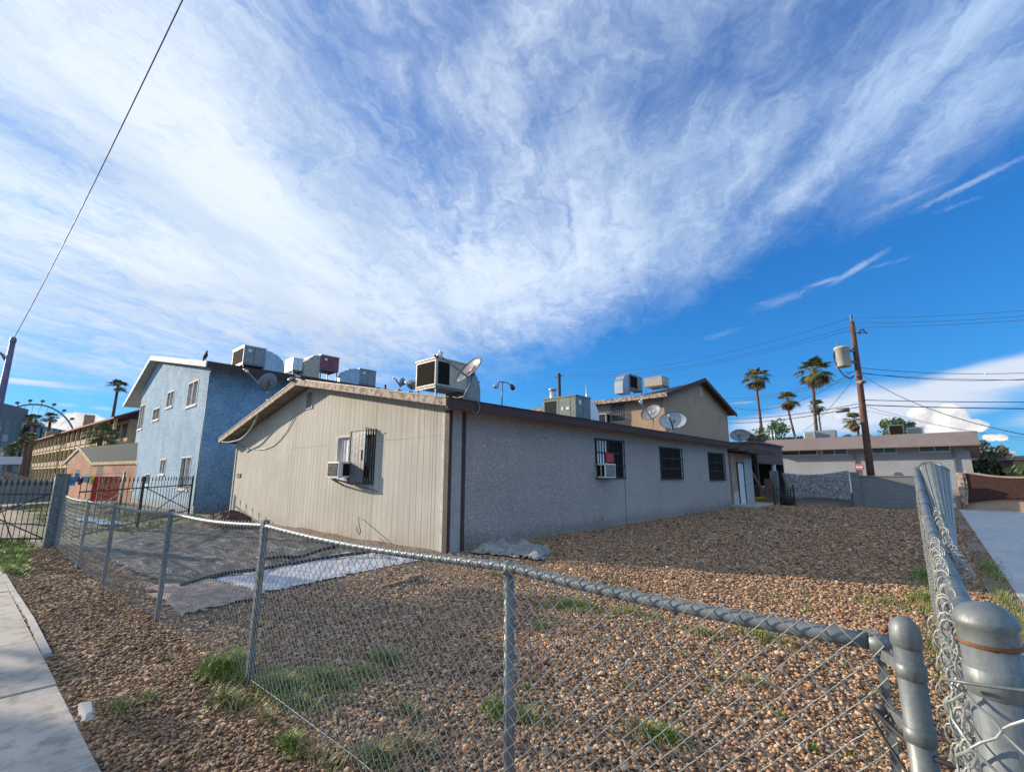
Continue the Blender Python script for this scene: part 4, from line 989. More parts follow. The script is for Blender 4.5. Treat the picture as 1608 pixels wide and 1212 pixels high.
iron_fence('iron_fence', 'black spear topped iron fence running from the steel column to the blue building', (-15.3, 1.5), (-23.3, 5.75), 1.50, 30, (0.42, 1.0), brace=(.45, 1.0))
iron_fence('iron_gate', 'black iron gate leaf with crossed braces standing left of the steel column', (-15.4, 1.1), (-17.6, -.9), 1.45, 22, (0, 1), brace=(0.05, .9), cat='gate')
iron_fence('picket_fence', 'pale grey picket fence in the distance behind the lawn', P(-40, 797, Z=0).xy, P(84, 789, Z=0).xy, 1.30, 60, (0, .25, .5, .75, 1), m='galvp', wr=.055, spear=False)
col_ = thing('gate_column', 'square grey perforated steel column between the iron gate and the chain link fence', 'post', (-15.15, 1.15, 0))
b = MB(); b.bbox((-15.28, 1.02, -.1), (-15.02, 1.28, 1.60), .012); b.build('column', M['galvf'], col_)
b = MB(); b.box((-15.30, 1.0, 1.602), (-15.0, 1.30, 1.63)); b.build('top_plate', M['galv'], col_)
b = MB(); b.bar((-14.98, 1.2, 0), (-14.98, 1.2, 1.55), .05); b.build('hinge_post', M['galv'], col_)

# ------------------------------------------------------------------ rooftop machines
def hvac(cpx, bpy_, tpy, lpx, rpx, X, label, body, group, gl='y', duct=None, legs=.3, grille_side=True, name='rooftop_unit', logo=False, both=False, lid=None, yfrac=.42):
    c = P(cpx, bpy_, X=X); zt = P(cpx, tpy, X=X).z; x0 = P(lpx, bpy_, Y=c.y).x; y1 = P(rpx, bpy_, X=X).y; x1 = c.x; y0 = c.y; z0 = c.z
    t = thing(name, label, 'rooftop unit', ((x0 + x1) / 2, (y0 + y1) / 2, z0 - legs), group)
    H = zt - z0; W_ = x1 - x0; D_ = y1 - y0
    b = MB(); b.bbox((x0, y0, z0), (x1, y1, zt), .018); b.build('cabinet', M[body], t)
    b = MB(); b.box((x0 - .02, y0 - .02, zt - .035), (x1 + .02, y1 + .02, zt + .012)); b.build('lid', M[lid or body], t)
    e = .07
    if gl == 'y' or both:
        b = MB(); b.box((x0 + e, y0 - .006, z0 + e), (x1 - e, y0 + .01, zt - e - .03)); b.build('coil_panel', M['darkcoil'], t)
    if gl == 'g':
        b = MB()
        for k in range(14): z = z0 + .12 + (H - .26) * k / 13; b.box((x0 + .10, y0 - .012, z - .012), (x0 + W_ * .42, y0 + .002, z + .012))
        b.build('louvres', M['darkcoil'], t)
        b = MB(); b.box((x0 + W_ * .58, y0 - .008, z0 + .3), (x0 + W_ * .63, y0 + .002, z0 + .42)); b.box((x0 + W_ * .72, y0 - .008, z0 + .3), (x0 + W_ * .8, y0 + .002, z0 + .40)); b.build('data_plate', M['signwhite'], t)
        b = MB(); b.box((x0 + W_ * .5, y0 - .004, z0 + .03), (x0 + W_ * .505, y0 + .002, zt - .06)); b.box((x0 + W_ * .84, y0 - .004, z0 + .03), (x0 + W_ * .845, y0 + .002, zt - .06)); b.build('panel_seam', M['darkcoil'], t)
    if both:
        b = MB(); b.box((x1 - .01, y0 + e, z0 + e), (x1 + .006, y0 + D_ * yfrac, zt - e - .03)); b.build('side_coil', M['darkcoil'], t)
    else:
        b = MB(); b.box((x1 - .002, y0 + D_ * .48, z0 + .03), (x1 + .004, y0 + D_ * .48 + .012, zt - .05)); b.build('panel_seam', M['darkcoil'], t)
        b = MB(); b.box((x1 - .002, y0 + D_ * .2, zt - .3), (x1 + .006, y0 + D_ * .34, zt - .16)); b.build('label_plate', M['signwhite'], t)
    for lx in (x0 + .06, x1 - .06):
        for ly in (y0 + .06, y1 - .06): b = MB(); b.bar((lx, ly, z0 - legs), (lx, ly, z0 - .002), .045); b.build('leg', M['galvf'], t)
    b = MB()
    b.bar((x0, y0 + .03, z0 - .03), (x1, y0 + .03, z0 - .03), .05); b.bar((x0, y1 - .03, z0 - .03), (x1, y1 - .03, z0 - .03), .05); b.bar((x1 - .03, y0, z0 - .032), (x1 - .03, y1, z0 - .032), .05); b.build('base_frame', M['galvf'], t)
    if duct:
        sgn, ln, dm = duct; yy = y1 if sgn > 0 else y0; n = 9; prof = []
        R = zt - z0 - .05 + legs
        for k in range(n + 1):
            q = math.pi / 2 * k / n; prof.append((yy + sgn * ln * math.sin(q), z0 - legs + R * (.35 + .65 * math.cos(q))))
        prof = [(yy, z0 - legs)] + prof + [(yy + sgn * ln, z0 - legs)]
        b = MB(); b.extrude([(x0 + W_ * .08, a, z) for a, z in prof], (W_ * .86, 0, 0)); b.build('duct_elbow', M[dm], t)
        for fr in (.35, .7):
            b = MB(); q = math.pi / 2 * fr; b.bar((x0 + W_ * .05, yy + sgn * ln * math.sin(q), z0 - legs + R * (.36 + .65 * math.cos(q))), (x1 - W_ * .03, yy + sgn * ln * math.sin(q), z0 - legs + R * (.36 + .65 * math.cos(q))), .03); b.build('duct_seam', M['galvf'], t)
    return t
hvac(684, 605, 560, 652, 733, -10.0, 'beige rooftop unit with dark grilles on both sides behind the largest dish', 'beigemetal', 'air conditioning units on the roofs', both=True, duct=(1, .62, 'greymetal'), legs=.42)
hvac(905, 655, 620, 852, 928, -9.0, 'long grey green rooftop unit low on the stucco house roof', 'greenmetal', 'air conditioning units on the roofs', gl='g', duct=(1, .7, 'whitemetal'), legs=.12, both=False)
hvac(381, 570, 541, 364, 416, -24.5, 'boxy beige grey unit, leftmost on the blue building roof', 'greymetal', 'air conditioning units on the roofs', duct=(1, 1.0, 'duct'), legs=.3, lid='beigemetal')
hvac(459, 580, 561, 447, 475, -24.8, 'small white unit second from left on the blue building roof', 'whitemetal', 'air conditioning units on the roofs', gl='n', legs=.3)
hvac(503, 578, 556, 487, 532, -24.5, 'maroon sided rooftop unit on the blue building roof', 'maroon', 'air conditioning units on the roofs', gl='n', duct=(-1, .8, 'beigemetal'), legs=.55, lid='beigemetal')
hvac(564, 602, 578, 560, 590, -24.2, 'grey unit with rounded duct, nearest the house ridge on the blue building roof', 'greymetal', 'air conditioning units on the roofs', gl='n', duct=(-1, 1.2, 'duct'), legs=.25)
hvac(989, 609, 587, 974, 1009, -14.6, 'black fronted unit on the tan building roof', 'greymetal', 'air conditioning units on the roofs', both=True, duct=(-1, .9, 'duct'), legs=.45, yfrac=.6)
hvac(1040, 604, 590, 1012, 1051, -13.6, 'pale beige unit on the tan building roof nearest its ridge end', 'beigemetal', 'air conditioning units on the roofs', gl='n', legs=.5)

# ------------------------------------------------------------------ satellite dishes
def dish(foot, elbow, c, n, rx, ry, lnb, label, m='dishgrey', txt=None, tm=None, two=True, fr=.02, tsize=.17, rim='black', roll=0):
    foot, elbow, c, lnb = Vector(foot), Vector(elbow), Vector(c), Vector(lnb); n = Vector(n).normalized()
    t = thing('satellite_dish', label, 'satellite dish', foot, 'satellite dishes on the roofs')
    r = Vector((0, 0, 1)).cross(n).normalized(); u = n.cross(r).normalized()
    if roll: r, u = r * math.cos(roll) + u * math.sin(roll), u * math.cos(roll) - r * math.sin(roll)
    K = .11 * (rx + ry)
    def pt(a, q, off=0): return c + r * rx * a * math.cos(q) + u * ry * a * math.sin(q) + n * (K * (a * a - 1) + off)
    V = []; F = []; N = 36; R = 7
    V.append(pt(0, 0))
    for i in range(1, R + 1): V += [pt(i / R, 2 * math.pi * k / N) for k in range(N)]
    for k in range(N):
        F.append((0, 1 + k, 1 + (k + 1) % N))
        for i in range(R - 1): a = 1 + i * N; F.append((a + k, a + N + k, a + N + (k + 1) % N, a + (k + 1) % N))
    b = MB(); b.idx(V, F, True); o = b.build('reflector', M[m], t); s = o.modifiers.new('s', 'SOLIDIFY'); s.thickness = .012; s.offset = -1
    b = MB(); b.tube([pt(1.0, 2 * math.pi * k / N) for k in range(N + 1)], .010, 6, cap=False); b.build('rim', M['black'], o)
    back = c - n * (K + .03)
    b = MB(); b.tube([foot, elbow, back - n * .04], fr, 8); b.build('mast', M['galv'], t)
    b = MB(); b.bbox(tuple(back - Vector((.07, .05, .08))), tuple(back + Vector((.07, .05, .08))), .01); b.build('mount_bracket', M['galvf'], t)
    low = pt(1.0, -math.pi / 2)
    b = MB(); b.bar(low - n * .03, lnb, .045, .035); b.build('feed_arm', M['galvf'] if m == 'dishgrey' else M['black'], t)
    d = (c - lnb).normalized(); b = MB(); b.tube([lnb - d * .09, lnb - d * .02, lnb + d * .03, lnb + d * .05], [.03, .035, .045, .045], 10); hd = b.build('receiver', M['whitemetal'], t)
    if two:
        for k in (-1, 1): b = MB(); b.tube([lnb + r * k * .02 + u * .02, lnb + r * k * .09 + u * .03 - d * .03, lnb + r * k * .09 + u * .03 - d * .11], .03, 8); b.build('receiver_horn', M['whitemetal'] if k > 0 else M['black'], hd)
    b = MB(); b.bbox(tuple(foot - Vector((.09, .09, .01))), tuple(foot + Vector((.09, .09, .015))), .004); b.build('foot_plate', M['galvf'], t)
    if txt:
        mt = Matrix((( r.x, u.x, n.x, 0), (r.y, u.y, n.y, 0), (r.z, u.z, n.z, 0), (0, 0, 0, 1)))
        pos = c + u * ry * .12 - n * (K * .93)
        text(txt, tsize, Matrix.Translation(pos + n * .012) @ mt, tm, 'lettering', o, .012)
    return t
M['redlogo'] = mat('faded_red_print', (.55, .22, .20), (.42, .17, .16), 9); M['whitelogo'] = mat('white_print', (.75, .77, .8), (.65, .67, .7), 9)
f = P(728, 624, X=-8.2)
dish(f, P(738, 604, X=-8.15), P(736, 580, X=-8.3), (-.10, -.80, .42), .44, .30, P(704, 562, X=-8.45) + Vector((0, -.25, 0)), 'largest grey dish with faded red lettering on the front roof corner', txt='dish', tm=M['redlogo'], tsize=.24, roll=math.radians(28))
dish(P(1022, 676, X=-7.85), P(1026, 664, X=-7.85), P(1022, 647, X=-7.9), (-.05, -.85, .40), .42, .33, P(1010, 633, X=-8.1) + Vector((0, -.2, 0)), 'grey dish with white lettering, left of the pale dish above the barred windows', txt='dish', tm=M['whitelogo'], tsize=.2, roll=math.radians(15))
dish(P(1053, 680, X=-7.75), P(1055, 673, X=-7.8), P(1057, 660, X=-7.8), (.30, -.88, .28), .56, .38, P(1055, 655, X=-7.9) + Vector((.12, -.55, -.02)), 'pale wide dish overlapping the grey one above the barred windows', 'dishlight', 'DIRECTV', M['whitelogo'], False, tsize=.17)
dish(P(423, 628, Y=6.35), P(421, 615, Y=6.35), P(421, 600, Y=6.3), (-.86, -.42, .30), .40, .33, P(388, 583, Y=5.9), 'grey dish seen edge-on over the left rake of the low house roof', two=True)
dish(P(626, 613, D=17), P(628, 608, D=17), P(631, 600, D=17), (-.7, -.5, .35), .21, .17, P(620, 594, D=16.9), 'tiny pale dish on the ridge left of the beige unit', 'dishlight', two=False, fr=.014)
dish(P(643, 616, D=15), P(645, 611, D=15), P(648, 604, D=15), (-.85, .3, .15), .19, .15, P(640, 601, D=14.9), 'small pale dish right beside the beige rooftop unit', 'dishlight', two=False, fr=.014)
dish(P(1160, 694, D=35.5), P(1161, 690, D=35.5), P(1162, 683, D=35.3), (.25, -.85, .35), .62, .44, P(1158, 680, D=34.9), 'distant grey dish behind the porch roof', txt='dish', tm=M['redlogo'], tsize=.3)

# floodlights
def flood(foot, top, heads, label):
    t = thing('floodlight', label, 'floodlight', foot, 'roof floodlights')
    b = MB(); b.tube([foot, top], .016, 8); b.build('stem', M['galv'], t)
    for h, d in heads:
        h = Vector(h); d = Vector(d).normalized(); b = MB(); b.tube([Vector(top), (Vector(top) + h) / 2 + Vector((0, 0, .05)), h], .013, 6); b.build('arm', M['black'], t)
        b = MB(); b.tube([h - d * .07, h - d * .02, h + d * .05, h + d * .09], [.03, .055, .06, .05], 12); l = b.build('lamp_head', M['black'] if len(heads) == 2 and h.y > foot.y + .2 else M['duct'], t)
    return t
f = P(788, 637, X=-7.8)
flood(f, P(789, 600, X=-7.8), ((P(780, 605, X=-7.8), (0, -.6, -.6)), (P(804, 607, X=-7.8), (.1, .5, -.7))), 'two headed floodlight on a thin stem above the stucco wall')
f = P(462, 597, Y=6.2)
flood(f, f + Vector((0, 0, .12)), ((P(457, 595, Y=6.1), (-.6, -.4, -.4)), (P(469, 592, Y=6.1), (.5, -.6, -.2))), 'pale twin floodlight at the peak of the siding gable')

# vent pipes on the low house roof
for px, a, c, lab in ((605, 617, 604, 'short dark vent pipe on the ridge behind the white rake board'), (836, 646, 646, '')):
    if lab: b = MB(); p = P(px, a, D=17); b.tube([p, P(px, c, D=17)], .04, 8); tag(b.build('vent_pipe', M['black'], None), lab, 'vent pipe')

# ------------------------------------------------------------------ blue two-storey building
BY = 6.0; BX1 = -23.65; BX0 = -38.3; BRX = -34.65
blue = thing('blue_building', 'two storey light blue stucco building with a white edged gable roof', 'building', (-31, 14, 0))
def bz(x): return 8.72 - (8.72 - 6.40) * (x - BRX) / (-22.7 - BRX) if x > BRX else 8.72 - (8.72 - 6.42) * (BRX - x) / (BRX + 41.7)
bw = [(-27.05, -25.3, 4.84, 6.08, (.0, 1)), (-31.2, -29.75, 5.2, 6.1, (.3, 1)), (-34.2, -32.5, 4.72, 5.45, None), (-38.2 + .1, -36.7, 4.45, 6.05, None),
      (-26.55, -24.85, .95, 2.44, (.35, 1)), (-30.6, -29.45, 1.62, 2.43, None), (-33.7, -32.6, 1.05, 1.68, (0, 1)), (-38.1, -36.5, .73, 2.32, None)]
b = MB(); wall(b, 'y', BY, BX0, BX1, -.2, 6.35, [w[:4] for w in bw], .16)
b.poly([(BX0, BY, 6.35), (BX1, BY, 6.35), (BX1, BY, bz(BX1) - .16), (BRX, BY, bz(BRX) - .16), (BX0, BY, bz(BX0) - .16)])
b.build('gable_wall', M['stuccoblue'], blue)
b = MB(); b.poly([(BX1, BY, -.2), (BX1, 22, -.2), (BX1, 22, bz(BX1) - .12), (BX1, BY, bz(BX1) - .12)]); b.poly([(BX1, 22, -.2), (BX0, 22, -.2), (BX0, 22, 6.5), (BX1, 22, 6.5)]); b.poly([(BX0, 22, -.2), (BX0, BY, -.2), (BX0, BY, 6.5), (BX0, 22, 6.5)]); b.build('side_wall', M['stuccoblue'], blue)
for i, w in enumerate(bw): window(blue, 'y', BY, -1, *w[:4], M['white'], M['glassg'] if i in (3, 7) else M['darkpane'], rec=.13, out=.02, fw=.06, mull=(.5,) if i != 6 else (), sill=True, curtain=w[4])
b = MB()
for xa, xb in ((BRX, -22.7), (-41.7, BRX)):
    za, zb_ = bz(xa), bz(xb); y0, y1 = 5.60, 22.4
    b.mat(0); b.poly([(xa, y0, za), (xb, y0, zb_), (xb, y1, zb_), (xa, y1, za)])
    b.mat(1); b.poly([(xa, y0, za - .13), (xa, y1, za - .13), (xb, y1, zb_ - .13), (xb, y0, zb_ - .13)]); b.poly([(xa, y0, za - .13), (xb, y0, zb_ - .13), (xb, y0, zb_), (xa, y0, za)])
b.build('roof', [M['roofing'], M['white']], blue)
for xa, xb in ((BRX, -22.7), (-41.7, BRX)):
    za, zb_ = bz(xa), bz(xb); b = MB(); b.extrude([(xa, 5.55, za + .02), (xb, 5.55, zb_ + .02), (xb, 5.55, zb_ - .24), (xa, 5.55, za - .26)], (0, .045, 0)); b.build('rake_board', M['white'], blue)
b = MB(); b.box((-22.7, 5.60, 6.15), (-22.65, 22.4, 6.42)); b.build('fascia_board', M['brownwood'], blue)
b = MB(); b.tube([(BX1 + .05, BY - .03, 6.1), (BX1 + .04, BY - .04, 3), (BX1 + .05, BY - .03, .3)], .02, 6); b.build('wall_conduit', M['galvf'], blue)
# pigeon on the blue roof
pb = P(322, 562, Y=5.42); pb.z = bz(pb.x) + .03
b = MB()
def blob_(b, c, rx, ry, rz, n=8):
    b.lathe(c, [(max(.0001, rx * math.cos(q)), rz * math.sin(q)) for q in [math.radians(a) for a in range(-90, 91, 20)]], n)
b.tube([pb + Vector(q) for q in ((-.26, 0, .0), (-.15, 0, .10), (-.02, 0, .17), (.09, 0, .21), (.13, 0, .30), (.15, 0, .345), (.19, 0, .355), (.235, 0, .345))], [.015, .05, .085, .075, .04, .038, .032, .006], 8)
for k in (-.03, .03): b.tube([pb + Vector((0, k, .12)), pb + Vector((.01, k, -.02))], .008, 5)
M['pigeon'] = mat('pigeon_feathers', (.10, .10, .12), (.05, .05, .06), 20)
tag(b.build('pigeon', M['pigeon']), 'dark pigeon perched on the rake of the blue building roof', 'bird')

# ------------------------------------------------------------------ tan two-storey building behind
TX, TY0, TY1 = -11.8, 27.0, 38.9
tan_ = thing('tan_building', 'two storey tan stucco building with dark brown rakes rising behind the low house', 'building', (-18, 33, 0))
tz = lambda y: 8.35 - abs(y - 33.0) * .29
tw = (-16.6, -14.35, 5.0, 6.25)
b = MB(); wall(b, 'y', TY0, -27, TX, -.2, tz(TY0) - .12, [tw]); b.build('front_wall', M['stuccotan'], tan_)
b = MB(); b.poly([(TX, TY0, -.2), (TX, TY1, -.2), (TX, TY1, tz(TY1) - .1), (TX, 33.0, 8.25), (TX, TY0, tz(TY0) - .1)]); b.poly([(TX, TY1, -.2), (-27, TY1, -.2), (-27, TY1, 6.5), (TX, TY1, 6.5)]); b.build('end_wall', M['stuccotan'], tan_)
b = MB()
rz_ = lambda x: 8.35 if x > -11.4 else (7.62 if x > -16 else 7.30)
for ya, yb in ((26.4, 33.0), (39.6, 33.0)):
    for xa, xb in ((-11.3, -14.5), (-14.5, -20.0), (-20.0, -27.6)):
        e0, e1 = tz(ya), tz(ya); r0_, r1_ = {-11.3: 8.35, -14.5: 7.66, -20.0: 7.38, -27.6: 7.30}[xa], {-14.5: 7.66, -20.0: 7.38, -27.6: 7.30}[xb]
        b.mat(0); b.poly([(xa, ya, e0), (xb, ya, e1), (xb, yb, r1_), (xa, yb, r0_)]); b.mat(1); b.poly([(xa, yb, r0_ - .12), (xb, yb, r1_ - .12), (xb, ya, e1 - .12), (xa, ya, e0 - .12)])
        b.poly([(xa, ya, e0 - .12), (xb, ya, e1 - .12), (xb, ya, e1), (xa, ya, e0)])
b.build('roof', [M['roofing'], M['brownwood']], tan_)
for ya, yb in ((26.4, 33.0), (33.0, 39.6)):
    b = MB(); b.extrude([(-11.3, ya, tz(ya) + .02), (-11.3, yb, tz(yb) + .02), (-11.3, yb, tz(yb) - .26), (-11.3, ya, tz(ya) - .26)], (.05, 0, 0)); b.build('rake_board', M['brownwood'], tan_)
b = MB(); b.box((-27.6, 26.35, tz(26.4) - .24), (-11.3, 26.399, tz(26.4) + .02)); b.build('fascia_board', M['rake'], tan_)
w_ = window(tan_, 'y', TY0, -1, *tw, M['trimwhite'], rec=.1, fw=.08, curtain=(0, .45))
bars(w_, 'y', TY0, -1, tw[0] + .1, tw[1] - .1, 5.15, 6.2, 16, .14, .014, m=M['galvf'])
b = MB(); b.poly([(TX + .004, 33.3, 7.2), (TX + .004, 33.8, 7.2), (TX + .004, 33.8, 7.9), (TX + .004, 33.3, 7.95)]); b.build('gable_vent', M['trimwhite'], tan_)
window_ac((-16.2, TY0, 4.95), 'window air conditioner high on the tan building wall, between two dishes and the roof', 1.3, .55, .62, 'y')
for z in (27.0,): b = MB(); b.box((TX - .12, TY0 - .01, 0), (TX + .01, TY0 - .001, 6.3)); b.build('corner_bead', M['tanpaint'], tan_)

# ------------------------------------------------------------------ rear porch and carport of the low house
porch = thing('rear_porch', 'low rear porch with tan wall and white door past the last barred window', 'porch', (-8.5, 28, 0))
b = MB(); b.box((-12, 25.8, -.1), (HX1 - .02, 29.6, 2.75)); b.build('wall', M['tanpaint'], porch)
for (ya, yb, za, zb_, m, nm) in ((26.75, 27.75, .05, 2.2, 'whitemetal', 'door'), (27.9, 29.45, .05, 2.5, 'trimwhite', 'side_panel'), (25.82, 26.6, .0, .75, 'trimwhite', 'lower_panel')):
    b = MB(); b.box((HX1 - .018, ya, za), (HX1 + .02, yb, zb_)); d = b.build(nm, M[m], porch)
    if nm == 'door': b = MB(); b.bar((HX1 + .05, 27.6, 1.05), (HX1 + .05, 27.68, 1.05), .04); b.build('door_handle', M['galvf'], d)
for y_ in (26.68, 27.78): b = MB(); b.box((HX1 - .015, y_, 0), (HX1 + .05, y_ + .06, 2.3)); b.build('door_post', M['brownwood'], porch)
b = MB(); b.box((-12.4, 25.78, 2.83), (-7.0, 31.2, 2.95)); b.build('roof', M['roofing'], porch)
b = MB(); b.box((-7.0, 25.8, 2.72), (-6.95, 31.2, 2.98)); b.build('fascia_board', M['brownwood'], porch)
b = MB(); b.bbox((-8.6, 25.5, -.05), (-6.7, 30.2, .09), .02); b.build('step_slab', M['concrete'], porch)
carport = thing('carport', 'brown walled carport with a black open bay beyond the porch', 'carport', (-10, 34, 0))
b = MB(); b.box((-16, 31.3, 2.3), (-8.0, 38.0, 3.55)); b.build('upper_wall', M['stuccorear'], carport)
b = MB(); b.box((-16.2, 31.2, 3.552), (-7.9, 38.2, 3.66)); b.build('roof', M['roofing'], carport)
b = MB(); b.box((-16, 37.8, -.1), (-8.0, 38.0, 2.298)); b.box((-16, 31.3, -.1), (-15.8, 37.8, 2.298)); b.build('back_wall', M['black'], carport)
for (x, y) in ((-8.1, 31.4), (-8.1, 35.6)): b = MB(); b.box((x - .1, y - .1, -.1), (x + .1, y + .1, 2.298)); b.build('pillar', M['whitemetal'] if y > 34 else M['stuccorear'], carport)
b = MB(); b.bar(P(1177, 735, Y=30.2), P(1207, 786, Y=29.9), .13, .07); tag(b.build('leaning_plank', M['oldwood']), 'long wooden plank leaning across the black carport opening', 'plank')
for px, lab, m in ((1186, 'blue grey plastic tub in the dark carport, nearest the porch', 'palebluecloth'), (1194, 'pale bin in the dark carport behind the leaning plank', 'stonecap')):
    p = P(px, 786, Y=32); b = MB(); b.lathe((p.x, p.y, 0), [(.0, 0), (.26, 0), (.32, .85), (.35, .86), (.35, .92), (.0, .95)], 12); tag(b.build('storage_bin', M[m]), lab, 'bin')
p = P(1198, 785, Y=31.2); b = MB(); b.bbox((p.x - .5, p.y - .15, .05), (p.x + .5, p.y + .2, .30), .05); tag(b.build('yellow_crate', M['yellowcloth']), 'low yellow crate on the ground at the foot of the leaning plank', 'crate')

# ------------------------------------------------------------------ back walls
def pier(px, top, w, name_label, m, y=30.0):
    p = P(px, 790, Y=y); z = P(px, top, Y=y).z; b = MB(); b.bbox((p.x - w / 2, y - w / 2, -.1), (p.x + w / 2, y + w / 2, z), .015); return tag(b.build('block_pillar', M[m]), name_label, 'pillar')
pier(1211, 752, .42, 'short dark block pillar beside the carport', 'stuccorear', 29.8)
pier(1220, 739, .38, 'taller grey block pillar at the left end of the hanging shade cloth', 'blockgrey', 30.1)
def blockwall(name, x0, x1, y, z, m, label, cap=None, th=.2, capm='stonecap'):
    t = thing(name, label, 'wall', ((x0 + x1) / 2, y, 0)); b = MB(); b.box((x0, y, -.2), (x1, y + th, z)); b.build('block_courses', M[m], t)
    b = MB(); b.bbox((x0 - .01, y - .03, z + .001), (x1 + .01, y + th + .03, z + .07), .01); b.build('coping', M[capm], t); return t
M['blocks'] = None
m_, t = newmat('painted_block_wall'); co = gcoord(t); x, y, z = t.sep(co)
br = t.n.new('ShaderNodeTexBrick'); t.l.new(t.xyz(x, z, 0.), br.inputs['Vector']); br.inputs['Scale'].default_value = 1; br.inputs['Brick Width'].default_value = .4; br.inputs['Row Height'].default_value = .2; br.inputs['Mortar Size'].default_value = .008
br.inputs['Color1'].default_value = (.21, .225, .22, 1); br.inputs['Color2'].default_value = (.185, .20, .20, 1); br.inputs['Mortar'].default_value = (.14, .15, .15, 1)
t.put(t.b.inputs['Base Color'], t.mix(t.m('MULTIPLY', t.ss(t.noise(co, 1.2, 5, .6), .4, .7), .35), br.outputs['Color'], (.15, .15, .14))); bump(t, br.outputs['Fac'], -.3, .01); M['blocks'] = m_
blockwall('back_wall', -3.15, -.15, 30.0, 1.50, 'blocks', 'grey block wall at the far end of the gravel yard, under the brown utility pole', capm='blockgrey')
pier(1348, 741, .36, 'grey block pillar between the shade cloth and the grey block wall', 'blockgrey', 29.98)
blockwall('low_wall', -6.4, -3.35, 30.35, .62, 'palewall', 'low whitish wall showing beneath the hanging shade cloth')
# hanging shade cloth
def cloth(name, q, nu, nv, m, label, cat, sag=.1, y0=0., wave=.05, th=.01, bot=0.):
    q = [Vector(p) for p in q]; b = MB(); V = []
    for j in range(nv + 1):
        for i in range(nu + 1):
            u, v = i / nu, j / nv; p = q[0] * (1 - u) * (1 - v) + q[1] * u * (1 - v) + q[2] * u * v + q[3] * (1 - u) * v
            p.z -= sag * math.sin(math.pi * u) * (1 - v) - bot * math.sin(math.pi * u) * v; p.y += wave * math.sin(u * 17 + v * 5) * math.sin(v * 3.1); V.append(p)
    b.idx(V, [(j * (nu + 1) + i, j * (nu + 1) + i + 1, (j + 1) * (nu + 1) + i + 1, (j + 1) * (nu + 1) + i) for j in range(nv) for i in range(nu)], True)
    o = b.build(name, m); s = o.modifiers.new('s', 'SOLIDIFY'); s.thickness = th; return tag(o, label, cat)
m_, t = newmat('camouflage_cloth'); co = gcoord(t); n = t.noise(co, 5.5, 3, .6, 1.2); n2 = t.noise(co, 12, 2, .6, .5)
t.put(t.b.inputs['Base Color'], t.mix(t.ss(n2, .5, .6), t.mix(t.ss(n, .46, .54), (.20, .205, .21), (.37, .37, .36)), (.14, .15, .15))); M['camo'] = m_
cloth('shade_cloth', [P(1227, 742, Y=29.75), P(1333, 738, Y=29.75), P(1337, 787, Y=29.75), P(1240, 784, Y=29.75)], 30, 14, M['camo'], 'grey mottled shade cloth strung between two block pillars', 'cloth', .16, wave=.04, bot=.1)
iron_fence('railing', 'short black railing in front of the shade cloth next to the carport', P(1217, 790, Y=28.6).xy, P(1248, 790, Y=28.4).xy, 1.02, 7, (0, 1), m='black', wr=.018, spear=False)
b = MB(); p = P(1236, 790, Y=29.0); b.lathe((p.x, p.y, 0), [(.0, 0), (.28, .02), (.36, .3), (.28, .52), (.12, .62), (.05, .66), (.09, .74), (0, .7)], 9); tag(b.build('rubbish_bag', M['black']), 'black rubbish bag behind the short railing', 'bag')
# brown screened panel wall at the right
scr = thing('screen_wall', 'dark brown mesh screen in a tan sagging frame on a low tan wall at the right', 'wall', (3.5, 30, 0))
b = MB(); b.box((.55, 31.0, -.2), (9, 31.25, .62)); b.build('low_wall', M['tanpaint'], scr)
q = [P(1514, 742, Y=30.9), P(1640, 750, Y=30.9), P(1640, 786, Y=30.9), P(1518, 790, Y=30.9)]
b = MB(); V = []
for j in range(11):
    for i in range(31):
        u, v = i / 30, j / 10; p = q[0] * (1 - u) * (1 - v) + q[1] * u * (1 - v) + q[2] * u * v + q[3] * (1 - u) * v; p.z += -.12 * math.sin(math.pi * u) * (1 - v) + .12 * math.sin(math.pi * u) * v; p.x += .08 * math.sin(math.pi * v) * (1 - u); V.append(p)
b.idx(V, [(j * 31 + i, j * 31 + i + 1, (j + 1) * 31 + i + 1, (j + 1) * 31 + i) for j in range(10) for i in range(30)], True); o = b.build('screen_cloth', M['screenbrown'], scr); o.modifiers.new('s', 'SOLIDIFY').thickness = .02
b = MB(); b.tube([V[i] + Vector((0, -.02, .03)) for i in range(31)], .055, 6); b.build('frame_top', M['tanpaint'], scr)
b = MB(); b.tube([V[j * 31] + Vector((-.03, -.02, 0)) for j in range(11)], .055, 6); b.build('frame_side', M['rake'], scr)
b = MB(); b.bbox((P(1502, 745, Y=31.0).x, 30.8, -.1), (P(1502, 745, Y=31.0).x + .22, 31.0, 1.72), .02); tag(b.build('gate_post', M['rake']), 'reddish wooden post left of the brown screen wall', 'post')
flat('rear_drive', .3, 14, 33.02, 38, -.026, M['drive'])

# ------------------------------------------------------------------ grey building with clerestory windows
gb = thing('grey_building', 'long grey building with a mauve mansard edge and high strip windows', 'building', (-6, 62, 0))
GY = 58.0; g = lambda x: x * 1.45; gz = lambda z: 1.6 + (z - 1.6) * 1.45
gw = [(g(a), g(c), gz(e), gz(f)) for a, c, e, f in [(-8.5, -6.15, 3.0, 3.47), (-5.9, -4.35, 2.98, 3.48), (-3.05, -1.68, 3.0, 3.50), (-.6, .93, 3.02, 3.52)]]
b = MB(); wall(b, 'y', GY, g(-9.3), g(1.75), -.2, gz(3.72), gw, .15); b.poly([(g(1.75), GY, -.2), (g(1.75), 72, -.2), (g(1.75), 72, gz(3.7)), (g(1.75), GY, gz(3.7))]); b.build('wall', M['stuccolight'], gb)
for w in gw: window(gb, 'y', GY, -1, *w, M['white'], M['glassg'], rec=.1, out=.05, fw=.11)
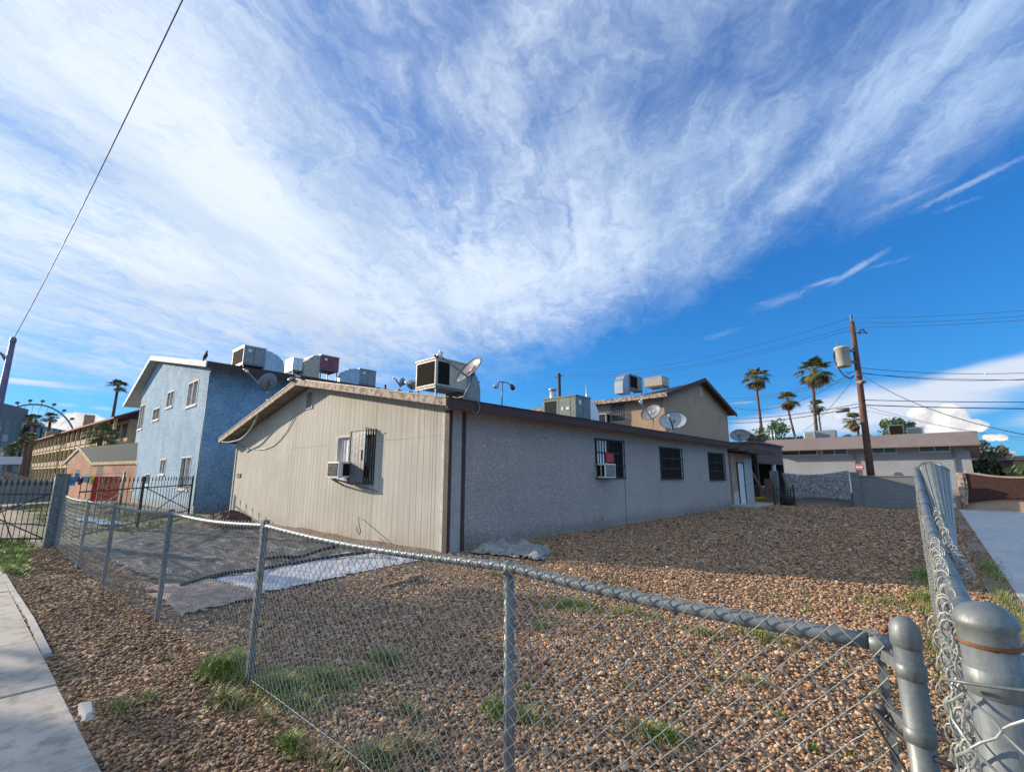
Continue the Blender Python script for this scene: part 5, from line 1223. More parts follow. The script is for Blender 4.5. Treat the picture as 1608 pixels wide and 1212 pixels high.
b = MB(); b.extrude([(g(-10.1), GY - 1.3, gz(3.37)), (g(-10.1), GY - 1.0, gz(4.2)), (g(-10.1), 74, gz(4.2)), (g(-10.1), 74, gz(3.37))], (g(12.3), 0, 0)); b.build('mansard', M['parapet'], gb)
b = MB(); b.box((g(-10.1), GY - 1.36, gz(3.34)), (g(2.2), GY - 1.301, gz(3.42))); b.build('drip_board', M['parapet'], gb)
b = MB(); b.extrude([(g(2.2), 57.2, gz(3.368)), (g(2.2), 59.5, gz(3.368)), (g(2.2), 59.2, gz(2.6))], (-.7, 0, 0)); b.build('corbel', M['parapet'], gb)
b = MB(); b.bar((g(-4.0), GY - .08, 0), (g(-4.0), GY - .08, 3.8), .12); b.build('down_pipe', M['galvf'], gb)
b = MB(); b.bar((g(1.0), GY - .08, 0), (g(1.0), GY - .08, 3.8), .12); b.build('down_pipe', M['galvf'], gb)
def roofbox(cx, ty, by_, w, y, label, m, d=1.6):
    p0 = P(cx - w / 2, by_, Y=y); p1 = P(cx + w / 2, by_, Y=y); zt = P(cx, ty, Y=y).z; zb_ = gz(4.2); t = thing('roof_cooler', label, 'rooftop unit', ((p0.x + p1.x) / 2, y, zb_), 'coolers on the grey building roof')
    b = MB(); b.bbox((p0.x, y, zb_ + .08), (p1.x, y + d, zt), .03); b.build('cabinet', M[m], t); b = MB(); b.box((p0.x + .08, y - .006, zb_ + .16), (p1.x - .08, y + .01, zt - .08)); b.build('panel', M['darkcoil'] if m == 'greenmetal' else M['greymetal'], t)
    b = MB(); b.box((p0.x - .03, y - .03, zt + .001), (p1.x + .03, y + d, zt + .03)); b.build('lid', M['duct'], t)
    for x in (p0.x + .1, p1.x - .1): b = MB(); b.bar((x, y + .3, zb_ - .02), (x, y + .3, zb_ + .079), .08); b.build('foot', M['galvf'], t)
roofbox(1271, 678, 686, 17, 60, 'small white cooler at the left of the grey building roof', 'whitemetal'); roofbox(1297, 676, 686, 30, 60.5, 'wide pale green cooler near the palm trunks on the grey building roof', 'duct')
roofbox(1408, 667, 680, 24, 61, 'dark square cooler on the grey building roof right of the utility pole', 'greenmetal'); roofbox(1438, 671, 680, 28, 61.5, 'low white cooler at the right of the grey building roof', 'whitemetal')
for px in (1212, 1217): b = MB(); p = P(px, 690, Y=61); b.tube([(p.x, 61, gz(4.1)), (p.x, 61, gz(5.2))], .08, 8); tag(b.build('vent_pipe', M['duct']), 'thin metal vent pipe on the grey building roof, ' + ('left of a close pair' if px == 1212 else 'right of a close pair'), 'vent pipe')
# do-not-enter sign
sg = thing('road_sign', 'small red no entry sign with a white bar in front of the grey building', 'sign', P(1351, 748, Y=57))
c = P(1349.5, 733, Y=57)
b = MB(); b.tube([(c.x, 57.04, -.2), (c.x, 57.04, c.z + .3)], .03, 6); b.build('sign_post', M['galvf'], sg)
M['signred'] = mat('sign_red', (.50, .04, .04), (.42, .04, .04), 5, .5)
b = MB(); b.lathe((0, 0, 0), [(.38, 0), (.38, .01), (.0, .011)], 24, False, Matrix.Translation((c.x, 56.985, c.z)) @ Matrix.Rotation(math.radians(90), 4, 'X')); b.build('red_disc', M['signred'], sg)
b = MB(); b.box((c.x - .29, 56.965, c.z - .06), (c.x + .29, 56.972, c.z + .06)); b.build('white_bar', M['signwhite'], sg)
text('DO NOT', .16, Matrix.Translation((c.x, 56.97, c.z + .18)) @ Matrix.Rotation(math.radians(90), 4, 'X'), M['signwhite'], 'lettering', sg)
text('ENTER', .16, Matrix.Translation((c.x, 56.97, c.z - .18)) @ Matrix.Rotation(math.radians(90), 4, 'X'), M['signwhite'], 'lettering', sg)

# ------------------------------------------------------------------ utility pole and lines
pole = thing('utility_pole', 'tall reddish brown wooden utility pole carrying a grey transformer', 'utility pole', (-2.5, 32, 0))
b = MB(); b.tube([(-2.62, 32, -.3), (-2.58, 32, 3), (-2.5, 32, 7), (-2.46, 32, 10.25)], [.19, .175, .15, .12], 14); b.build('shaft', M['polewood'], pole)
b = MB(); b.tube([(-2.46, 32, 10.2), (-2.46, 32, 10.55)], .05, 8); b.lathe((-2.46, 32, 10.5), [(.07, 0), (.07, .05), (.04, .06), (.07, .08), (.06, .16), (.03, .2)], 8); b.build('top_insulator', M['galvf'], pole)
tc = P(1323, 560, Y=31.6)
b = MB(); b.lathe((tc.x, tc.y, tc.z - .62), [(.001, 0), (.33, .02), (.36, .06), (.36, 1.05), (.385, 1.06), (.385, 1.12), (.30, 1.2), (.001, 1.25)], 20); tr = b.build('transformer', M['stonecap'], pole)
b = MB(); b.tube([(tc.x - .12, tc.y, tc.z + .6), (tc.x - .12, tc.y, tc.z + .88)], [.05, .03], 8); b.build('bushing', M['galvf'], tr)
b = MB(); b.bar((tc.x + .3, tc.y, tc.z + .3), (-2.5, 31.95, tc.z + .3), .10, .14); b.bar((tc.x + .3, tc.y, tc.z - .35), (-2.55, 31.95, tc.z - .35), .10, .14); b.build('bracket', M['galvf'], pole)
b = MB(); b.bar((-2.5, 31.9, 9.55), (-2.0, 31.9, 9.5), .05); b.tube([(-2.2, 31.9, 9.45), (-2.15, 31.9, 9.65), (-1.98, 31.9, 9.68), (-1.95, 31.9, 9.5), (-1.85, 31.9, 9.42)], .045, 6); b.build('fuse_cutout', M['cable'], pole)
b = MB(); b.lathe((0, 0, 0), [(.001, 0), (.10, .02), (.2, .10), (.22, .16), (.08, .2)], 10, M=Matrix.Translation(P(1354, 603, Y=31.4))); b.bar(P(1346, 600, Y=31.7), P(1354, 599, Y=31.4), .05); b.build('lamp_head', M['rake'], pole)
cable('service_loop', [P(1311, 548, Y=31.5), P(1309, 560, Y=31.4), P(1313, 572, Y=31.4), P(1322, 586, Y=31.4), P(1334, 594, Y=31.6), P(1341, 590, Y=31.8)], .035, M['cable'], '', 5, pole)
cable('service_loop', [P(1309, 552, Y=31.5), P(1313, 566, Y=31.4), P(1318, 580, Y=31.4), P(1330, 585, Y=31.4), P(1342, 583, Y=31.8)], .025, M['bluecloth'], '', 5, pole)
def wire(p0, p1, sag, r, label, m='cable', n=18):
    p0, p1 = Vector(p0), Vector(p1); b = MB()
    b.tube([p0.lerp(p1, i / n) - Vector((0, 0, 4 * sag * (i / n) * (1 - i / n))) for i in range(n + 1)], r * (.62 if r > .0126 else 1), 5); return tag(b.build('overhead_wire', M[m]), label, 'wire', 'overhead wires')
fp = P(878, 591, D=44); R = lambda py, y=33: P(1680, py, Y=y)
wire((-2.46, 32, 10.5), R(481, 30), .15, .014, 'topmost wire running right from the head of the utility pole')
wire((-2.3, 31.9, 10.15), R(490, 30), .15, .014, 'second wire down on the right of the utility pole head')
wire((-2.3, 31.9, 9.85), R(497, 30), .1, .016, 'third wire down on the right of the utility pole head')
wire((-2.46, 32, 10.5), fp + Vector((0, 0, .2)), .9, .014, 'topmost wire sloping left from the utility pole to the small far pole')
wire((-2.46, 32, 10.0), fp + Vector((.3, 0, .05)), .9, .014, 'middle wire sloping left from the utility pole to the small far pole')
wire((-2.46, 32, 9.8), fp + Vector((-.3, 0, -.1)), .9, .014, 'lowest wire sloping left from the utility pole to the small far pole')
wire(P(1345, 577, Y=32), R(582), .25, .022, 'upper wire of the middle bundle right of the pole')
wire(P(1345, 584, Y=32), R(590), .35, .024, 'central wire of the middle bundle right of the pole')
wire(P(1346, 586, Y=32), R(596), .15, .020, 'lower wire of the middle bundle right of the pole')
wire(P(1347, 584, Y=32), P(1650, 690, Y=18), .5, .022, 'heavy wire dropping diagonally from the pole to the far right roofs')
wire(P(1358, 628, Y=32), R(631), .05, .032, 'thick upper telephone cable right of the pole')
wire(P(1360, 636, Y=32), R(642), .05, .042, 'thick lower telephone cable right of the pole')
wire(P(1360, 638, Y=32), P(1640, 690, Y=40), .3, .016, 'thin service wire falling right past the white cumulus cloud')
wire(P(1340, 590, Y=32), P(1130, 626, Y=44), .35, .024, 'upper wire of the middle bundle going left behind the palms')
wire(P(1341, 595, Y=32), P(1130, 632, Y=44), .25, .020, 'lower wire of the middle bundle going left behind the palms')
wire(P(1338, 584, Y=32), P(1152, 640, Y=38), .9, .022, 'sagging twisted wire from the pole to the tan building')
wire(P(1352, 633, Y=32), P(1130, 657, Y=44), .3, .030, 'thick upper telephone cable left of the pole')
wire(P(1352, 638, Y=32), P(1130, 664, Y=44), .3, .034, 'thick lower telephone cable left of the pole')
wire(P(1338, 598, Y=32), P(1262, 676, Y=42), .25, .020, 'service drop running down left from the pole to the grey building roof')
wire(P(1340, 640, Y=32), P(1608 + 60, 700, Y=60), .2, .014, 'faint wire just above the grey building roof at the right')
b = MB(); a = P(1313, 645, Y=33); c = P(1334, 643, Y=33); b.tube([a, c], .13, 10); tag(b.build('splice_case', M['galvf']), 'dark cylindrical splice case hanging on the telephone cable left of the pole', 'splice case')
fpole = thing('far_pole', 'slim dark pole with a short crossarm in the distance above the house roof', 'utility pole', (fp.x, fp.y, 0))
b = MB(); b.tube([(fp.x, fp.y, 0), (fp.x, fp.y, fp.z + .3)], .15, 8); b.build('shaft', M['black'], fpole)
b = MB(); b.bar((fp.x - .5, fp.y, fp.z), (fp.x + .5, fp.y, fp.z), .1); b.build('crossarm', M['black'], fpole)
p = P(868, 615, D=24); b = MB(); b.tube([p - Vector((0, 0, .8)), p + Vector((0, 0, .08))], .16, 10); b.lathe((p.x, p.y, p.z + .08), [(.2, 0), (.22, .06), (.05, .16)], 10); tag(b.build('roof_vent', M['duct']), 'grey round roof vent beside the grey green rooftop unit', 'vent pipe')
p = P(921, 610, D=20); b = MB(); b.tube([p - Vector((0, 0, .9)), p + Vector((0, 0, .15))], .035, 8); tag(b.build('vent_pipe', M['duct']), 'thin pale vent pipe right of the grey green rooftop unit', 'vent pipe')

# street lamp and long wire at the left
lp = P(20, 537, D=26); lb = P(-22, 700, D=26)
lamp = thing('street_lamp', 'leaning mauve grey street lamp pole cut by the left edge of the photograph', 'street lamp', (lp.x, lp.y, 0))
b = MB(); b.tube([(lp.x, lp.y, -.1), (lp.x, lp.y, lp.z)], [.15, .085], 12); b.build('pole', M['pole_lamp'], lamp)
q = P(14, 566, D=26); b = MB(); b.tube([(lp.x, lp.y, q.z - .15), P(4, 557, D=26.2), P(-14, 546, D=26.6), P(-40, 540, D=27)], .05, 8); b.build('lamp_arm', M['pole_lamp'], lamp)
e = P(-52, 540, D=27.2); b = MB(); b.bbox(tuple(e - Vector((.35, .15, .08))), tuple(e + Vector((.35, .15, .08))), .04); b.build('lamp_head', M['galvf'], lamp)
b = MB(); b.lathe((lp.x, lp.y, lp.z), [(.1, 0), (.1, .12), (.05, .2)], 8); b.build('pole_cap', M['galvf'], lamp)
wire(lp + Vector((0, 0, .1)), P(306, -40, D=9), .3, .0125, 'long bare wire crossing the sky from the street lamp to above the viewer', 'pole_lamp', 40)

# ------------------------------------------------------------------ palms and trees
def palm(base, top, cr, seed, label, r0=.22, skirt=1., nf=34, droop=1., group='tall fan palms'):
    rr = random.Random(seed); base = Vector(base); top = Vector(top); H = top.z
    t = thing('palm_tree', label, 'palm tree', base, group)
    pts = []; rad = []
    for i in range(15):
        f = i / 14; p = base.lerp(top, f); p.x += .25 * math.sin(f * 2.6 + seed); pts.append(p); rad.append(r0 * (1 - .45 * f) + (.12 if i == 0 else 0) + .015 * (i % 2))
    pts[-1] = top; b = MB(); b.tube(pts, rad, 9); b.build('trunk', M['palmtrunk'], t)
    def frond(b, el, az, ln, fold):
        d = Vector((math.cos(az) * math.cos(el), math.sin(az) * math.cos(el), math.sin(el))); sd = Vector((-math.sin(az), math.cos(az), 0)); st = top + d * .1
        hub = st + d * ln * .45 + Vector((0, 0, -.08 * ln)); b.bar(st, hub, .035)
        up = sd.cross(d).normalized()
        for k in range(15):
            q = (k / 14 - .5) * 2.5; l = ln * .62 * (1 - .22 * abs(q) / 1.25) * rr.uniform(.85, 1.1)
            dd = (d * math.cos(q) + sd * math.sin(q) + up * .12 * math.cos(q * 3)).normalized(); w = (sd * math.cos(q) - d * math.sin(q)).normalized() * ln * .033
            mid = hub + dd * l * .6 + Vector((0, 0, -fold * l * .12)); tip = hub + dd * l + Vector((0, 0, -fold * l * rr.uniform(.3, .6)))
            b.poly([hub - w * .3, hub + w * .3, mid + w, mid - w]); b.poly([mid - w, mid + w, tip])
    b = MB()
    for i in range(nf):
        el = math.radians(rr.uniform(-28, 80)); frond(b, el, rr.uniform(0, 6.283), cr * rr.uniform(.8, 1.08), .9 * droop)
    b.build('fronds', M['frond'], t)
    if skirt:
        b = MB()
        for i in range(int(26 * skirt)): frond(b, math.radians(rr.uniform(-82, -30)), rr.uniform(0, 6.283), cr * rr.uniform(.6, .95) * skirt ** .3, .4)
        b.build('dead_skirt', M['deadfrond'], t)
    return t
def pp(cx, cy, bx_, by_, y, cr, seed, label, **k):
    tp = P(cx, cy, Y=y); q = P(bx_, by_, Y=y); f = tp.z / (tp.z - q.z); base = tp.lerp(q, f) if tp.z > q.z else q; base.z = 0; return palm(base, tp, cr, seed, label, **k)
pp(1187, 592, 1195, 690, 80, 2.34, 1, 'tall fan palm furthest left, nearest the tan building', r0=.28)
pp(1237, 627, 1248, 680, 80, 1.75, 2, 'small crowned palm between the two tallest palms', r0=.22)
pp(1278, 582, 1285, 680, 80, 2.83, 3, 'palm with the largest crown, left of the utility pole', r0=.30)
pp(1283, 637, 1291, 680, 92, 1.50, 4, 'slender short palm directly behind the largest palm trunk', r0=.2)
pp(1341, 660, 1347, 690, 80, 1.63, 5, 'short palm just left of the utility pole, above the grey roof', r0=.24)
def pd(cx, cy, D, cr, seed, label, **k):
    tp = P(cx, cy, D=D); palm((tp.x, tp.y, 0), tp, cr, seed, label, **k)
pd(185, 606, 95, 1.56, 11, 'lone tall dark palm rising over the red roofed motel', r0=.30, skirt=0, nf=34)
pd(57, 660, 130, 1.97, 12, 'shaggy trunked palm in front of the grey hotel, under the big wheel', r0=.42, skirt=.5)
pd(80, 656, 150, 1.84, 13, 'thin palm right of the shaggy one, below the big wheel', r0=.45, skirt=0, nf=34)
pd(44, 688, 120, 1.63, 14, 'low palm against the grey hotel wall', r0=.4, skirt=.3)
pd(160, 682, 60, 1.50, 15, 'short palm with arching fronds beside the small house roof', r0=.3, skirt=0, nf=40)
pd(176, 686, 62, 1.09, 16, 'smallest palm between the short palm and the blue building', r0=.25, skirt=0, nf=30)
pd(20, 706, 100, 1.36, 17, 'squat dusty palm at the left edge by the white awning', r0=.3, skirt=.3)
def tree(base, h, r, rz, seed, label, m, n=900, leaf=.22, trunk=True, cat='tree'):
    rr = random.Random(seed); base = Vector(base); t = thing('tree' if cat == 'tree' else 'bush', label, cat, base)
    c0 = base + Vector((0, 0, h - rz)); cl = []
    for i in range(11):
        q = rr.uniform(0, 6.283); e = rr.uniform(-.6, 1); k = rr.uniform(.35, .85); cl.append((c0 + Vector((math.cos(q) * r * k, math.sin(q) * r * k, e * rz * .7)), rr.uniform(.28, .5)))
    b = MB(); b.tube([base, base + Vector((.1, 0, (h - rz) * .6)), c0], [r * .09, r * .07, r * .05], 8)
    for c, k in cl[:8]: b.tube([c0 - Vector((0, 0, rz * .5)), c0.lerp(c, .5) + Vector((0, 0, -.1)), c], [r * .04, r * .03, r * .01], 6)
    b.build('trunk', M['bark'], t); b = MB()
    for i in range(n):
        c, k = rr.choice(cl); v = Vector((rr.gauss(0, 1), rr.gauss(0, 1), rr.gauss(0, 1))); v = v.normalized() * (rr.random() ** .45); p = c + Vector((v.x * r * k, v.y * r * k, v.z * rz * k))
        a = Vector((rr.gauss(0, 1), rr.gauss(0, 1), rr.gauss(0, .6))).normalized(); d = a.orthogonal().normalized(); e = a.cross(d); s = leaf * rr.uniform(.6, 1.3)
        b.poly([p - d * s, p + e * s * .5, p + d * s, p - e * s * .5])
    b.build('crown', M[m], t); return t
def tp(cx, ty, by_, w, Y, seed, label, m, **k):
    a = P(cx, ty, Y=Y); w_ = (P(cx + w / 2, ty, Y=Y).x - P(cx - w / 2, ty, Y=Y).x) / 2; bz_ = P(cx, by_, Y=Y).z; tree((a.x, Y, 0), a.z, w_, (a.z - bz_) / 2, seed, label, m, **k)
tp(1208, 655, 712, 74, 76, 21, 'green feathery tree behind the porch roof, at the foot of the leftmost tall palm', 'leaf1', n=1500)
tp(1185, 678, 715, 30, 47, 22, 'low dusty shrub right of the distant dish', 'leaf3', n=500, cat='bush')
tp(1255, 684, 700, 70, 76, 23, 'dark low tree top above the left of the mansard roof', 'leaf2', n=900)
tp(1412, 656, 700, 62, 76, 24, 'rounded green tree behind the dark cooler on the grey building', 'leaf1', n=1100)
tp(1345, 680, 700, 60, 76, 25, 'thin sparse treetop showing low above the middle of the grey roof', 'leaf1', n=350)
tp(1550, 690, 758, 60, 76, 26, 'dusty grey green tree past the right end of the grey building', 'leaf3', n=2000)
tp(1540, 715, 762, 66, 76, 27, 'dark dense bush at the right corner of the grey building', 'leaf2', n=1800, cat='bush')
tp(1598, 732, 752, 50, 46, 28, 'bright green hedge above the brown screen wall', 'leaf1', n=900, leaf=.12, cat='bush')
tp(1212, 724, 758, 12, 44, 29, 'small bright green bush in the gap between carport and grey building', 'leaf1', n=260, cat='bush')
tp(100, 705, 760, 50, 72, 30, 'dry brownish shrub in front of the motel', 'leaf3', n=900, cat='bush')
tp(20, 715, 745, 60, 90, 31, 'dusty low shrub below the grey hotel at the left edge', 'leaf2', n=700, cat='bush') if False else None
# far right houses
def farbox(name, label, x0, x1, ty, by_, Y, m, depth=8, roof=None, nwin=3):
    a = P(x0, ty, Y=Y); c = P(x1, ty, Y=Y); t = thing(name, label, 'house', ((a.x + c.x) / 2, Y + depth / 2, 0)); b = MB(); b.box((a.x, Y, -.3), (c.x, Y + depth, a.z)); b.build('wall', M[m], t)
    b = MB(); b.box((a.x - .4, Y - .5, a.z + .001), (c.x + .4, Y + depth, a.z + .35)); b.build('roof', M[roof or 'palewall'], t)
    for i in range(nwin):
        u = a.x + (c.x - a.x) * (i + .3) / nwin; w = (c.x - a.x) / nwin * .4; b = MB(); b.box((u, Y - .06, a.z - 1.6), (u + w, Y + .01, a.z - .4)); w_ = b.build('window', M['trimwhite'], t)
        b = MB(); b.box((u + .08, Y - .08, a.z - 1.52), (u + w - .08, Y - .061, a.z - .48)); b.build('pane', M['glass'], w_)
    return t
farbox('far_house', 'cream two storey house in the distance right of the dusty tree', 1560, 1588, 713, 760, 95, 'stonecap', nwin=5)
farbox('far_house', 'low pale house with a red edged roof at the far right', 1590, 1690, 722, 760, 62, 'tanpaint', roof='rake', nwin=2)

# ------------------------------------------------------------------ distance at the left
# small peach house
sh = thing('peach_house', 'small peach stucco house with a grey green shingle roof beyond the clothes line', 'house', P(140, 760, D=48))
A0 = P(148, 726, D=44); B0 = P(103, 731, D=50); AP = P(119, 702, D=47.5); E0 = P(208, 722, D=38)
A0.z = B0.z = 2.55; zr = 3.62
dv = Vector((E0.x - A0.x, E0.y - A0.y, 0)).normalized() * 11; ctr = (A0 + B0) / 2; ctr.z = 0
ga, gb_ = Vector((A0.x, A0.y, 0)), Vector((B0.x, B0.y, 0)); up = Vector((0, 0, 1)); s_in = (gb_ - ga).normalized()
ia, ib = ga + s_in * .55, gb_ - s_in * .55
b = MB(); b.poly([ia - up * .3, ib - up * .3, ib + up * 2.65, (ia + ib) / 2 + up * 3.46, ia + up * 2.65]); b.poly([ia - up * .3, ia + dv - up * .3, ia + dv + up * 2.6, ia + up * 2.6]); b.build('wall', M['copper'], sh)
o_ = -dv.normalized() * .6
for pa in (ga, gb_):
    b = MB(); m0 = (ga + gb_) / 2; b.extrude([pa + o_ + up * 2.5, pa + dv + up * 2.5, m0 + dv + up * zr, m0 + o_ + up * zr], (0, 0, -.10)); b.build('roof_slope', M['shingle'], sh)
    b = MB(); b.bar(pa + o_ * 1.03 + up * 2.45, m0 + o_ * 1.03 + up * (zr - .05), .06, .22); b.build('rake_board', M['cream'], sh)
b = MB(); b.bar(ga + o_ + up * 2.38, ga + dv + up * 2.38, .08, .2); b.build('fascia_board', M['cream'], sh)
for k, (w, z0, z1) in ((.5, (1.0, 1.1, 2.0)),): 
    m0 = ia.lerp(ib, k) - dv.normalized() * .03; b = MB(); b.extrude([m0 - s_in * w / 2 + up * z0, m0 + s_in * w / 2 + up * z0, m0 + s_in * w / 2 + up * z1, m0 - s_in * w / 2 + up * z1], dv.normalized() * .02); b.build('window', M['glass'], sh)
nn = s_in.cross(up).normalized(); nn = -s_in
for k, w, nm in ((.16, 1.1, 'door'), (.95, .9, 'window')):
    m0 = ia + dv * k + nn * .03; e = dv.normalized(); b = MB(); b.extrude([m0 - e * w / 2 + up * .05, m0 + e * w / 2 + up * .05, m0 + e * w / 2 + up * 2.2, m0 - e * w / 2 + up * 2.2], -nn * .02); b.build(nm, M['brownwood'] if nm == 'door' else M['bluecloth'], sh)
# motel
mt = thing('motel', 'long three storey tan motel with arcaded balconies and a dark red hipped roof', 'building', P(150, 740, D=110))
ma, mb = P(203, 668, D=84), P(52, 697, D=172); ma.z = mb.z = 0; md = (mb - ma); L_ = md.length; me_ = md / L_; mn = Vector((me_.y, -me_.x, 0)); mn = mn if mn.dot(-ma) > 0 else -mn
MH = 9.3
b = MB(); b.extrude([ma, mb, mb + up * MH, ma + up * MH], -mn * 10); b.build('wall', M['motel'], mt)
for z in (3.0, 6.1):
    b = MB(); b.bar(ma + up * z + mn * .8, mb + up * z + mn * .8, 1.7, .3); b.build('balcony_slab', M['cream'], mt)
    b = MB(); b.bar(ma + up * (z + .7) + mn * 1.6, mb + up * (z + .7) + mn * 1.6, .1, .75); b.build('parapet', M['tanpaint'], mt)
N_ = 22
for i in range(N_ + 1):
    p = ma + me_ * L_ * i / N_ + mn * 1.55; b = MB(); b.bar(p, p + up * MH, .35); b.build('pillar', M['cream'], mt)
    if i < N_:
        for k, z in enumerate((.3, 3.35, 6.45)):
            q = ma + me_ * L_ * (i + .5) / N_ + mn * .03; b = MB(); b.extrude([q - me_ * 1.2 + up * (z + .4), q + me_ * 1.2 + up * (z + .4), q + me_ * 1.2 + up * (z + 2.3), q - me_ * 1.2 + up * (z + 2.3)], -mn * .02); b.build('window', M['glass'] if (i + k) % 3 else M['brownwood'], mt)
b = MB(); b.extrude([ma - me_ * 2 + mn * 2.2 + up * MH, mb + me_ * 1 + mn * 2.2 + up * MH, mb + up * (MH + 1.0) - mn * 3, ma + me_ * L_ * .30 - mn * 7 + up * (MH + 2.6), ma + me_ * L_ * .13 - mn * 9 + up * (MH + 5.0), ma - me_ * 2 - mn * 9 + up * (MH + 5.3)], up * -.25); b.build('roof', M['redroof'], mt)
b = MB(); q = ma + me_ * L_ * .27 + mn * .5; b.bbox(tuple(q + Vector((-.7, -.7, MH))), tuple(q + Vector((.7, .7, MH + 2.4))), .05); b.build('chimney', M['motel'], mt)
b = MB(); q = ma + me_ * L_ * .68 + mn * .5; b.bbox(tuple(q + Vector((-.8, -.8, MH))), tuple(q + Vector((.8, .8, MH + 1.7))), .05); b.build('chimney', M['motel'], mt)
# grey hotel
M['hotelglass'] = mat('dusty_hotel_glass', (.10, .115, .09), (.16, .165, .12), .3, .35)
ht = thing('hotel', 'grey green modern hotel block at the left edge below the big wheel', 'building', P(50, 730, D=230))
ha, hb = P(-60, 650, D=200), P(112, 660, D=265); htop = P(30, 654, D=215).z; ha.z = hb.z = 0; hd = hb - ha; HL = hd.length; he = hd / HL; hn = Vector((he.y, -he.x, 0)); hn = hn if hn.dot(-ha) > 0 else -hn
b = MB(); b.extrude([ha, hb, hb + up * (htop - .5), ha + up * (htop - .5)], -hn * 20); b.build('wall', M['greenhotel'], ht)
b = MB(); b.extrude([ha, ha + he * HL * .48, ha + he * HL * .48 + up * (htop + 4), ha + up * (htop + 4)], hn * .5); b.build('tower', M['blockgrey'], ht)
b = MB(); b.bar(ha + he * HL * .47 + up * 5 + hn * .6, ha + he * HL * .47 + up * (htop + 2) + hn * .6, 3, 1, up=he); b.build('dark_fin', M['black'], ht)
fl = 7
for r_ in range(fl):
    for k in range(14):
        z = 2.5 + r_ * (htop - 3) / fl; q = ha + he * HL * (k + .5) / 14 + hn * .55; w = HL / 14 * .33
        b = MB(); b.extrude([q - he * w + up * z, q + he * w + up * z, q + he * w + up * (z + 2.2), q - he * w + up * (z + 2.2)], -hn * .04); b.build('window', M['hotelglass'] if (r_ * 5 + k) % 4 else M['stonecap'], ht)
# white awning and low tan roof at the left edge
b = MB(); a, c = P(-30, 716, D=80), P(36, 717, D=85); b.extrude([a, c, c + up * -.9, a + up * -.9], (-3, 0, 0)); tag(b.build('awning', M['whitemetal']), 'long white awning in front of the grey hotel', 'awning')
lr = thing('low_building', 'low tan building with a shallow roof behind the grey picket fence', 'building', P(10, 750, D=60)); a, c = P(-60, 750, D=55), P(48, 752, D=62); a.z = c.z = 0
b = MB(); b.extrude([a, c, c + up * 1.3, a + up * 1.3], (-4, 0, 0)); b.build('wall', M['tanpaint'], lr); b = MB(); mdp = (a + c) / 2; b.extrude([a + up * 1.3, c + up * 1.3 + (c - a) * .03, mdp + up * 2.0], (-4, 0, 0)); b.build('roof', M['rake'], lr)
# the big wheel
wc = P(36, 717, D=690); fw = Vector((-_sa, _ca, 0)); rt = Vector((_ca, _sa, 0))
dep = (wc - Vector((0, 0, CH))).dot(Vector((-_sa * _ct, _ca * _ct, _st))); WR = 83 / CF * dep
wh = thing('ferris_wheel', 'giant observation wheel on the horizon with round dark cabins', 'ferris wheel', (wc.x, wc.y, 0))
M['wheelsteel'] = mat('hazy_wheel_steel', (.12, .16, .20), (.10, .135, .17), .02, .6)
b = MB(); b.tube([wc + (rt * math.cos(q) + up * math.sin(q)) * WR for q in [math.radians(a) for a in range(0, 361, 4)]], .85, 6, cap=False); b.build('rim', M['wheelsteel'], wh)
b = MB(); b.tube([wc - fw * 4, wc + fw * 4], 4, 10); b.build('hub', M['wheelsteel'], wh)
for a in range(0, 360, 9): q = math.radians(a); b = MB(); b.tube([wc, wc + (rt * math.cos(q) + up * math.sin(q)) * WR], .16, 4); b.build('spoke', M['wheelsteel'], wh)
for a in range(0, 360, 13):
    q = math.radians(a + 3); p = wc + (rt * math.cos(q) + up * math.sin(q)) * (WR + 4.2)
    b = MB(); b.lathe(p, [(1.9 * math.cos(math.radians(z)) + .01, 1.4 * math.sin(math.radians(z))) for z in range(-90, 91, 18)], 10); b.tube([p, wc + (rt * math.cos(q) + up * math.sin(q)) * WR], .35, 5); b.build('cabin', M['wheelsteel'], wh)
for s_ in (-1, 1): b = MB(); b.tube([wc, Vector((wc.x, wc.y, 0)) + rt * s_ * 40], 2.4, 6); b.build('leg', M['wheelsteel'], wh)

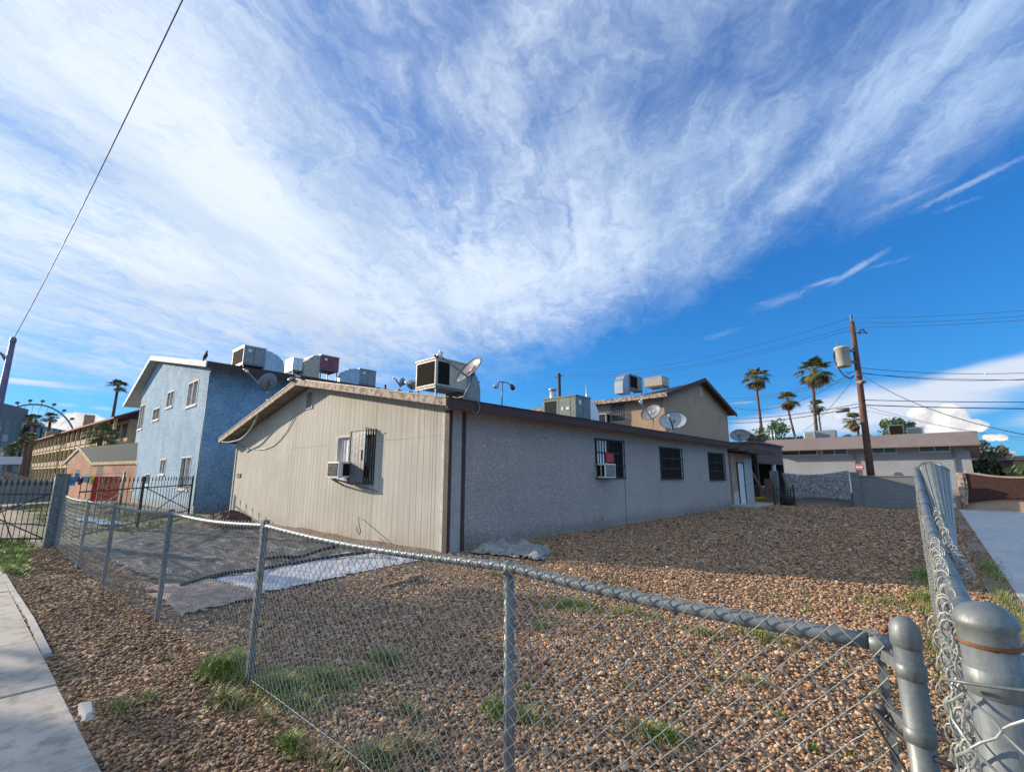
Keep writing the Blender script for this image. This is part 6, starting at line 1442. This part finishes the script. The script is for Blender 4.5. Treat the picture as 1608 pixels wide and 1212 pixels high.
# clothes line
c0, c1 = P(100, 748, D=27), P(196, 742, D=27)
ln = thing('clothes_line', 'washing line strung beyond the iron fence', 'clothes line', ((c0.x + c1.x) / 2, (c0.y + c1.y) / 2, 0)); b = MB(); b.tube([c0, c1], .012, 5); b.build('line', M['white'], ln)
for p in (c0, c1): b = MB(); b.tube([(p.x, p.y, 0), (p.x, p.y, p.z + .05)], .04, 8); b.build('line_post', M['galvf'], ln)
def garment(xa, xb, ya, yb, m, label, shape, name):
    a, c = P(xa, ya, D=26.95), P(xb, ya, D=26.95); zb_ = P((xa + xb) / 2, yb, D=26.95).z; w = (c - a); H = a.z - zb_; a.z = c.z = max(a.z, c.z)
    prof = {'shirt': [(0, 0), (.28, .03), (.72, .03), (1, 0), (1.0, .34), (.80, .36), (.78, 1), (.22, 1), (.2, .36), (0, .34)], 'tank': [(.12, 0), (.3, 0), (.36, .25), (.64, .25), (.7, 0), (.88, 0), (.85, 1), (.15, 1)],
            'rag': [(0, 0), (1, 0), (.96, .9), (.6, 1), (.1, .85)], 'towel': [(0, 0), (1, 0), (1, 1), (0, .98)]}[shape]
    n = Vector((w.y, -w.x, 0)).normalized()
    b = MB(); b.extrude([a + w * u - up * H * v + n * .03 * math.sin(u * 9 + v * 4) for u, v in prof], n * .02); return tag(b.build(name, M[m]), label, 'laundry', 'laundry on the line')
garment(108, 123, 748, 762, 'bluecloth', 'blue shirt hanging on the line, leftmost garment', 'shirt', 'shirt')
garment(123, 131, 748, 761, 'marooncloth', 'maroon vest on the line between two blue garments', 'tank', 'vest')
garment(131, 141, 748, 758, 'palebluecloth', 'light blue top on the line beside the yellow one', 'rag', 'shirt')
garment(141, 150, 747, 760, 'yellowcloth', 'yellow top on the line', 'shirt', 'shirt')
garment(147, 156, 748, 787, 'redcloth', 'long plain red towel hanging on the line', 'towel', 'towel')
m_, t = newmat('red_patterned_cloth'); co = gcoord(t); n = t.noise(co, 5, 3, .5, 2.5)
t.put(t.b.inputs['Base Color'], t.ramp(n, [(.38, (.5, .02, .015)), (.46, (.75, .16, .03)), (.52, (.05, .015, .01)), (.56, (.7, .55, .4)), (.62, (.6, .04, .02))], 'CONSTANT')); M['patcloth'] = m_
garment(157, 189, 748, 787, 'patcloth', 'large red and orange patterned blanket hanging on the line', 'towel', 'blanket')
b = MB(); a = P(160, 792, D=26); c = P(192, 772, D=26); b.tube([a, c], .03, 6); tag(b.build('leaning_rail', M['white']), 'white sloping rail in front of the patterned blanket', 'rail')

# guessed street trees, added unseen to throw mottled shade on sidewalk and stones
tree((-20.0, -6.0, 0), 6.0, 1.9, 1.5, 41, 'guessed unseen street tree beyond the left edge of the photograph, nearest the viewer', 'leaf2', n=700, leaf=.2)
tree((-25.5, -4.0, 0), 7.2, 1.5, .9, 42, 'second guessed unseen street tree beyond the left edge of the photograph', 'leaf2', n=500, leaf=.2)
